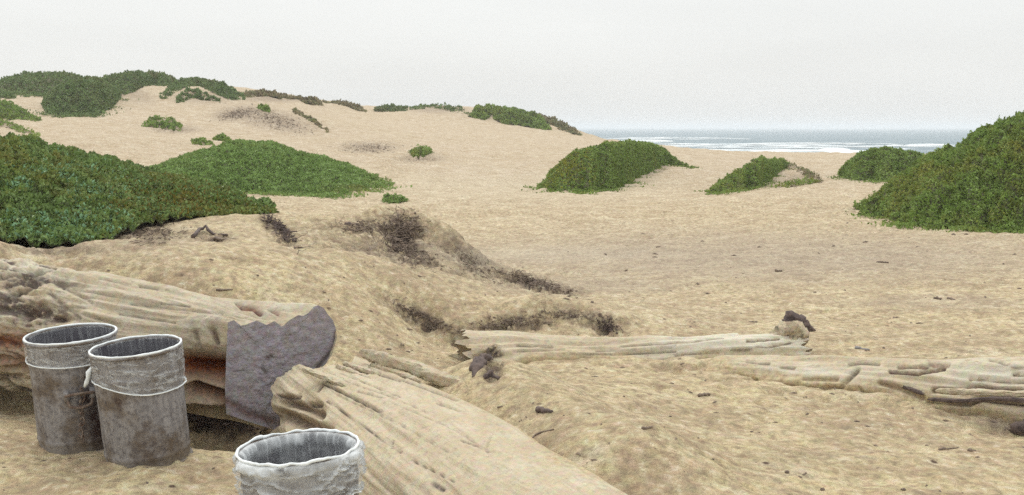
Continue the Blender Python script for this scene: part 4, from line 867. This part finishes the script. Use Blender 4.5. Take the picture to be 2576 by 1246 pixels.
# ------------------------------------------------------------------ bins and their liners
def seed_rust_shade(p, z, seed):
    f = lambda p0, z0, a, b: np.exp(-((np.angle(np.exp(1j * (p - p0))) / a) ** 2 + ((z - z0) / b) ** 2))
    if seed == 1: return np.clip(1.2 * f(-.72, .20, .30, .18) + .9 * f(-1.0, .37, .16, .05), 0, 1)  # first bin: shadow beside its neighbour painted as a dark patch
    if seed == 2: return np.clip(.8 * f(-1.75, .44, .10, .035) + .6 * f(-1.2, .28, .08, .02) + .35 * f(-1.2, .12, .4, .12), 0, 1)
    return 0 * p + 0 * z
def bin_(u, r, ztop, H, Rt, Rb, lean, ribs, label, seed, zsink=.05):
    b = at(u, 900, r); base = np.array((b[0], b[1], ztop - H))
    o = empty('rubbish_bin', base, label, 'rubbish bin', 'metal rubbish bins')
    o.rotation_euler = (lean[0], lean[1], 0)
    n = 128; ph = np.linspace(0, 2 * np.pi, n, endpoint=False)
    hs = np.linspace(0, H, 60)
    dent = lambda z, p: fbm(np.stack([np.cos(p) * 1.4, np.sin(p) * 1.4, z * 3 + 0 * p], -1) + seed * 5, 3) * .008
    rows = []
    for z in hs:
        R = Rb + (Rt - Rb) * z / H
        fl = ribs * (np.cos(ph * 32) ** 3) * sstep(.04, .09, z) * sstep(H - .10, H - .16, z)
        bead = .007 * math.exp(-((z - H * .80) / .010) ** 2) + .007 * math.exp(-((z - H * .12) / .012) ** 2)
        rr = R + fl + bead + dent(np.full(n, z), ph)
        rows.append(np.stack([rr * np.cos(ph), rr * np.sin(ph), np.full(n, z)], -1))
    V = np.array(rows); ta = np.zeros((60, n, 3)); ta[..., 0] = seed_rust_shade(ph[None], hs[:, None], seed); body = mk('body', V, gridfaces(60, n, True), M_can, o, attrs={'tint': ta.reshape(-1, 3)})
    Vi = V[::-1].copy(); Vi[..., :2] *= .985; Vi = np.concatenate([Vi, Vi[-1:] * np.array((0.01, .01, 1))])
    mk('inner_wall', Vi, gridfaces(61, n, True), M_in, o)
    pass
    rp = np.stack([(Rt + .003) * np.cos(np.append(ph, ph[0])), (Rt + .003) * np.sin(np.append(ph, ph[0])), np.full(n + 1, H)], -1)
    V2, Q2, T2 = tube(rp, .009, 8, False); mk('rim', V2, Q2, M_can, o)
    rp[:, :2] *= (Rb + .004) / (Rt + .003); rp[:, 2] = .012; V2, Q2, T2 = tube(rp, .010, 8, False); mk('foot_ring', V2, Q2, M_can, o)
    return o, base, H, Rt, Rb, n, ph
def handle(o, H, Rt, Rb, ang, hz, drop=True):
    R = Rb + (Rt - Rb) * hz / H + .012; c, s = math.cos(ang), math.sin(ang); e = np.array((c, s, 0)); f = np.array((-s, c, 0)); z = np.array((0, 0, 1.))
    base = e * R + z * hz
    pts = [base - f * .075 + e * .0, base - f * .078 + e * .02 + z * .012, base + e * .03 + z * .018, base + f * .078 + e * .02 + z * .012, base + f * .075, base + f * .06 + e * .03 - z * .055, base + e * .035 - z * .07, base - f * .06 + e * .03 - z * .055, base - f * .075]
    p = smooth_path(pts, 50); V, Q, T_ = tube(p, .0085, 8); mk('handle', V, Q, M_rust, o, T=T_)
    for sg in (-1, 1):
        q = base + f * sg * .072; V, Q, T_ = tube([q - z * .03 - e * .012, q - z * .015 + e * .004, q + z * .015 + e * .004, q + z * .03 - e * .012], [.016, .019, .019, .016], 8); mk('handle_bracket', V, Q, M_can, o, T=T_)
def liner(binroot, base, H, Rt, Rb, label, seed, hem, puff=.0, fold=.012, rimr=.010, inner=.28, knotang=None, edge_h=1.):
    o = empty('bin_liner', base, label, 'bin liner', 'plastic bin liners'); o.rotation_euler = binroot.rotation_euler
    n = 360; ph = np.linspace(0, 2 * np.pi, n, endpoint=False); ns_ = 70
    t = np.linspace(-1, 1, ns_)[:, None]           # -1 deep inside, 0 at the rim, 1 at the hem
    L = hem(ph)[None]
    z = np.where(t < 0, H + t * inner, H - t * L) + np.where(np.abs(t) < .08, .010, 0)
    Rw = Rb + (Rt - Rb) * z / H
    cs = np.stack([(np.cos(ph) * 1.5)[None] + 0 * t, (np.sin(ph) * 1.5)[None] + 0 * t, t * 2.6 + 0 * ph[None]], -1).reshape(-1, 3) + seed * 3
    w1 = fbm(cs, 3, .5).reshape(ns_, n); rid = 1 - np.abs(fbm(cs * [1.0, 1.0, 1.9] + 8 + .5 * w1.ravel()[:, None], 2, .5)).reshape(ns_, n) * 3.2; rid = np.clip(rid, 0, 1) ** 3
    vert = np.clip(1 - np.abs(noise(np.stack([(np.cos(ph) * 6)[None] + 0 * t, (np.sin(ph) * 6)[None] + 0 * t, t * .8 + 0 * ph[None]], -1).reshape(-1, 3) + seed).reshape(ns_, n)) * 4, 0, 1) ** 2
    outw = t > 0
    d = np.where(outw, .006 + fold * (w1 * .6 + rid * .9) * sstep(0, .15, t) + puff * np.sin(np.clip(t, 0, 1) * np.pi) , -.006 - fold * .8 * (vert + .4 * w1) * sstep(0, .1, -t))
    d = d * sstep(0, .05, np.abs(t))
    if puff: crump = fbm(cs * [2.2, 2.2, 1.0] + 31, 3, .5).reshape(ns_, n); d = d + np.sign(t) * np.exp(-((np.abs(t) - .10) / .09) ** 2) * (.016 + .016 * crump) * np.where(outw, 1, .7)
    R = Rw + d + np.where(t > .9, fold * .3, 0)
    z = z + w1 * fold * .5 * sstep(.1, .5, np.abs(t))
    V = np.stack([R * np.cos(ph)[None], R * np.sin(ph)[None], z + 0 * R], -1)
    op = np.where(outw, rid * .62 + sstep(.93, 1., t) * .4, vert * .22) + sstep(.06 + puff * 14, .02 + puff * 6, np.abs(t)) * .65 * (1 if not puff else (.75 + .9 * w1))
    col = np.zeros((ns_ * n, 3)); col[:, 0] = op.ravel()
    mk('film', V, gridfaces(ns_, n, True), M_film2 if puff else M_film, o, attrs={'tint': col})
    for nm, row, rr_, dz_, sd_ in (('rim_fold', None, rimr, 0, 0), ('hem', ns_ - 1, rimr * .45, 0, 0)) :
        pn = np.append(ph, ph[0]); wob = fbm(np.stack([np.cos(pn) * 3, np.sin(pn) * 3, 0 * pn + seed + sd_], -1), 3)
        if row is None: p = np.stack([(Rt + .003 + puff * .2) * np.cos(pn), (Rt + .003 + puff * .2) * np.sin(pn), H + .012 + dz_ + wob * fold * edge_h * (1 if puff else .35)], -1); rad = rr_ * (1 + .7 * fbm(np.stack([np.cos(pn) * 3, np.sin(pn) * 3, 0 * pn + seed + 4], -1), 3))
        else: p = V[row][np.append(np.arange(n), 0)]; rad = rr_ * (1 + .5 * wob)
        V2, Q2, _ = tube(p, np.abs(rad) + .002, 8, False); mk(nm, V2, Q2, M_edge, o)
    if knotang is not None:
        i = int(knotang / (2 * np.pi) * n) % n; q = V[-1, i]; e = np.array((math.cos(ph[i]), math.sin(ph[i]), 0))
        V2, Q2, T2 = tube([q - e * .01 + (0, 0, .08), q + e * .012 + (0, 0, .05), q + e * .02 + (0, 0, .02), q + e * .03 + (0, 0, -.005), q + e * .045 + (0, 0, -.03)], [.008, .018, .011, .014, .006], 9); mk('twisted_corner', V2, Q2, M_edge, o, T=T2)
    return o
# angle 0 points right (+X), -pi/2 faces the camera
b1 = bin_(197, 7.20, .680, .70, .2615, .238, (.055, -.035), .0018, 'grey metal bin farthest left, with a ring handle and a tight clear liner', 1)
b2 = bin_(366, 6.74, .664, .69, .2535, .240, (.055, -.06), .0008, 'stained grey metal bin second from the left, its liner slipping down on a slant', 2)
b3 = bin_(765, 4.80, .540, .68, .258, .226, (0.0, -.05), .0022, 'fluted metal bin at the bottom edge, cut off by the frame', 3)
handle(b1[0], b1[2], b1[3], b1[4], -1.12, .39)
liner(b1[0], *b1[1:5], 'clear liner folded evenly over the leftmost bin', 1, lambda p: .125 + .012 * np.cos(p + .7), fold=.004, rimr=.0045)
liner(b2[0], *b2[1:5], 'crumpled clear liner hanging on a slant from the second bin, twisted at its left corner', 2, lambda p: .155 + .075 * sstep(-.6, 1, np.cos(p + .3)), fold=.007, rimr=.0048, knotang=math.pi + .42)
liner(b3[0], *b3[1:5], 'puffy white liner bunched around the rim of the bin at the bottom edge', 3, lambda p: .20 + .02 * np.sin(p * 3), puff=.018, fold=.020, rimr=.0048, edge_h=.40, knotang=None)
# rusty chain hanging from the left bin's handle
bx = at(210, 1060, 6.62); pts = []
links = []
for k in range(9):
    p = at(205 + 3 * math.sin(k * 1.7), 985 + k * 15, 6.91 - k * .004); tt_ = np.linspace(0, 2 * np.pi, 13); a = np.array((1., 0, 0)) if k % 2 else np.array((.3, 1, 0.)) / 1.05
    ringp = p + np.cos(tt_)[:, None] * a * .012 + np.sin(tt_)[:, None] * np.array((0, 0, 1.)) * .024; links.append(tube(ringp, .005, 6, False))
rc = empty('chain', (at(203, 1130, 6.6)[0], at(203, 1130, 6.6)[1], 0), 'rusty chain hanging between the two bins on the left', 'chain')
for v_, q_, t_ in links: mk('chain_link', v_, q_, M_rust, rc, loc=tuple(rc.location))

# ------------------------------------------------------------------ dead brush, sticks, stones
clump(gau(1010, 592, 42, 42, .5), 420, .075, 'dark tangle of dead roots on the right shoulder of the sand hummock', mat=M_twig)
clump(gau(545, 1050, 75, 22, .2), 260, .06, 'dark pieces added as shade in the hollow under the big sawn log', mat=M_dark)  # made-up dark heap standing in for the shadow under the log
clump(gau(905, 572, 55, 14, 0), 120, .06, 'scattered dead roots along the top of the hummock left of the big tangle')
clump(gau(1045, 645, 60, 20, .4), 170, .05, 'loose dead roots on the slope below the big tangle')
clump(gau(705, 578, 50, 12, .75), 170, .065, 'narrow diagonal streak of dead roots in the middle of the hummock', mat=M_dark)
clump(gau(380, 588, 90, 20, 0), 150, .05, 'brown litter on the sand beside the large green mound')
clump(gau(1345, 712, 85, 12, .28), 260, .06, 'line of dead brush at the foot of the hummock on its right')
clump(gau(1190, 665, 60, 20, .6), 140, .04, 'sparse dead roots on the right flank of the hummock')
clump(gau(1070, 802, 80, 12, .42), 170, .045, 'dead roots in the sloping bank above the split log')
clump(gau(1290, 812, 90, 15, -.1), 200, .045, 'dead roots in the bank above the long low log')
clump(gau(1530, 825, 24, 12, .4), 80, .05, 'small dark root clump in the bank right of centre', mat=M_dark)
clump(gau(1450, 795, 100, 10, .1), 90, .04, 'thin scatter of roots along the top of the bank')
clump(gau(930, 372, 60, 10, 0), 160, .13, 'faint scrub on the far sand left of the small green tuft')
clump(gau(690, 300, 75, 18, .3), 420, .15, 'grey brown scrub on the far sand slope')
clump(gau(595, 287, 42, 10, -.2), 220, .16, 'darker scrub patch on the far slope below the ridge')
stick([(484, 600), (502, 588), (516, 582), (536, 593), (574, 596)], .020, 'dark bent branch lying on the hummock', rise=[0, .03, .05, .01, 0], mat=M_dark, cat='branch', name='branch')
stick([(539, 602), (560, 604), (585, 604)], .014, 'short branch just right of and below the dark bent branch', name='branch', cat='branch')
stick([(868, 566), (888, 567)], .022, 'short dark stub on the hummock left of the root tangle', mat=M_dark)
stick([(544, 731), (585, 730)], .010, 'short stick on the sand behind the big log')
stick([(1336, 1110), (1346, 1095), (1366, 1087), (1392, 1082)], .006, 'thin curved twig on the sand right of the split log', name='twig', cat='twig')
stick([(1353, 1035), (1372, 1038), (1389, 1038)], .017, 'short dark chunk of wood right of the split log', mat=M_dark)
stick([(1758, 999), (1785, 994)], .014, 'short dark stick on the open sand below the flaking log')
stick([(1616, 1080), (1630, 1079), (1641, 1076)], .008, 'small crooked twig on the lower right sand', name='twig', cat='twig')
stick([(1154, 1230), (1166, 1226), (1170, 1222)], .010, 'dark stick poking up at the bottom edge by the split log', rise=[.02, .08, .13], mat=M_dark)
stick([(2152, 876), (2187, 882)], .014, 'grey stick above the flaking log', mat=M_stone)
stick([(2497, 1062), (2545, 1086)], .010, 'stick leaning out below the flaking log')
stick([(2362, 1132), (2410, 1128)], .006, 'thin twig on the lower right sand below the flaking log', name='twig', cat='twig')
stick([(2350, 752), (2368, 755)], .018, 'left of two small dark sticks on the open sand at far right')
stick([(2385, 752), (2402, 756)], .018, 'right of two small dark sticks on the open sand at far right')
stick([(1950, 683), (1968, 684)], .018, 'small dark stick on the open sand right of centre')
stick([(2205, 661), (2235, 663)], .020, 'reddish stick on the sand below the tall right mound', mat=M_rust)
def rock(u, v, s, label, seed, mat=None, sink=.3, name='stone', flat_=.7):
    nu_, nv = 24, 14; a = np.linspace(0, 2 * np.pi, nu_, endpoint=False)[None]; b = np.linspace(-1.45, 1.45, nv)[:, None]
    d = np.stack([np.cos(b) * np.cos(a), np.cos(b) * np.sin(a), np.sin(b) + 0 * a], -1).reshape(-1, 3)
    r_ = s * (1 + .35 * fbm(d * 1.6 + seed, 3)); V = d * r_[:, None] * [1, .8, flat_]; p = gpt(u, v); p[2] = hgt(p[0], p[1])
    V = V + p + [0, 0, s * (flat_ - sink)]
    c_ = len(V); V = np.concatenate([V, V[:nu_].mean(0)[None], V[-nu_:].mean(0)[None]]); j = np.arange(nu_); k = (j + 1) % nu_
    T_ = np.concatenate([np.stack([k, j, np.full(nu_, c_)], -1), np.stack([(nv - 1) * nu_ + j, (nv - 1) * nu_ + k, np.full(nu_, c_ + 1)], -1)])
    return tag(mk(name, V, gridfaces(nv, nu_, True), mat or M_stone, T=T_, loc=p), label, 'stone')
rock(1680, 905, .075, 'pale grey stone against the long low log', 3, M_pale, flat_=.5)
rock(2572, 1088, .07, 'dark stone at the right edge below the flaking log', 5, M_dark)
rock(2440, 1135, .014, 'small pebble on the lower right sand, upper one of three', 6, M_twig)
rock(2272, 1252 - 18, .012, 'small pebble on the sand at the bottom edge, right of centre', 7, M_twig)
rock(2069, 1254 - 20, .012, 'tiny dark pebble at the bottom edge', 8, M_twig)
rock(1980, 1190, .012, 'small dark pebble on the lower right sand', 9, M_twig)
# litter: small bits of wood and shell strewn over the sand, too many to count
parts = []
for _ in range(420):
    u, v = random.uniform(-50, 2626), 560 + 690 * random.random() ** .8
    if random.random() < .35: u, v = random.gauss(1500, 600), random.gauss(850, 130)
    if not (545 < v < 1260): continue
    r = hit(u, v)[0]
    if r > 40: continue
    p = at(u, v, r); s = r * .00034 * random.uniform(.8, 2.8) ** 1.2; a = random.random() * 6.28; d = np.array((math.cos(a), math.sin(a), 0)); L = s * random.uniform(1., 4)
    parts.append(tube([p - d * L, p + [0, 0, s * .3], p + d * L], [s * .5, s, s * .4], 5))
V, Q, T_ = join(parts); tag(mk('beach_litter', V, Q, M_twig, T=T_, smooth=False), 'small bits of wood and pebbles strewn over the sand', 'litter', kind='stuff')

# ------------------------------------------------------------------ sea haze
def haze():
    X, Y_, z0, z1 = 17000, 17000, -9, 12
    V = [(-X, -Y_, z0), (X, -Y_, z0), (X, Y_, z0), (-X, Y_, z0), (-X, -Y_, z1), (X, -Y_, z1), (X, Y_, z1), (-X, Y_, z1)]
    Q = [(0, 3, 2, 1), (4, 5, 6, 7), (0, 1, 5, 4), (1, 2, 6, 5), (2, 3, 7, 6), (3, 0, 4, 7)]
    m = bpy.data.materials.new('sea haze'); m.use_nodes = True; nt = m.node_tree; nt.nodes.clear()
    o_ = nt.nodes.new('ShaderNodeOutputMaterial'); p = nt.nodes.new('ShaderNodeVolumePrincipled'); p.inputs['Density'].default_value = .0006
    p.inputs['Color'].default_value = (.95, .97, 1, 1); nt.links.new(p.outputs[0], o_.inputs['Volume'])
    h = mk('haze', np.array(V, float), np.array(Q), m, smooth=False); tag(h, kind='stuff')
haze()
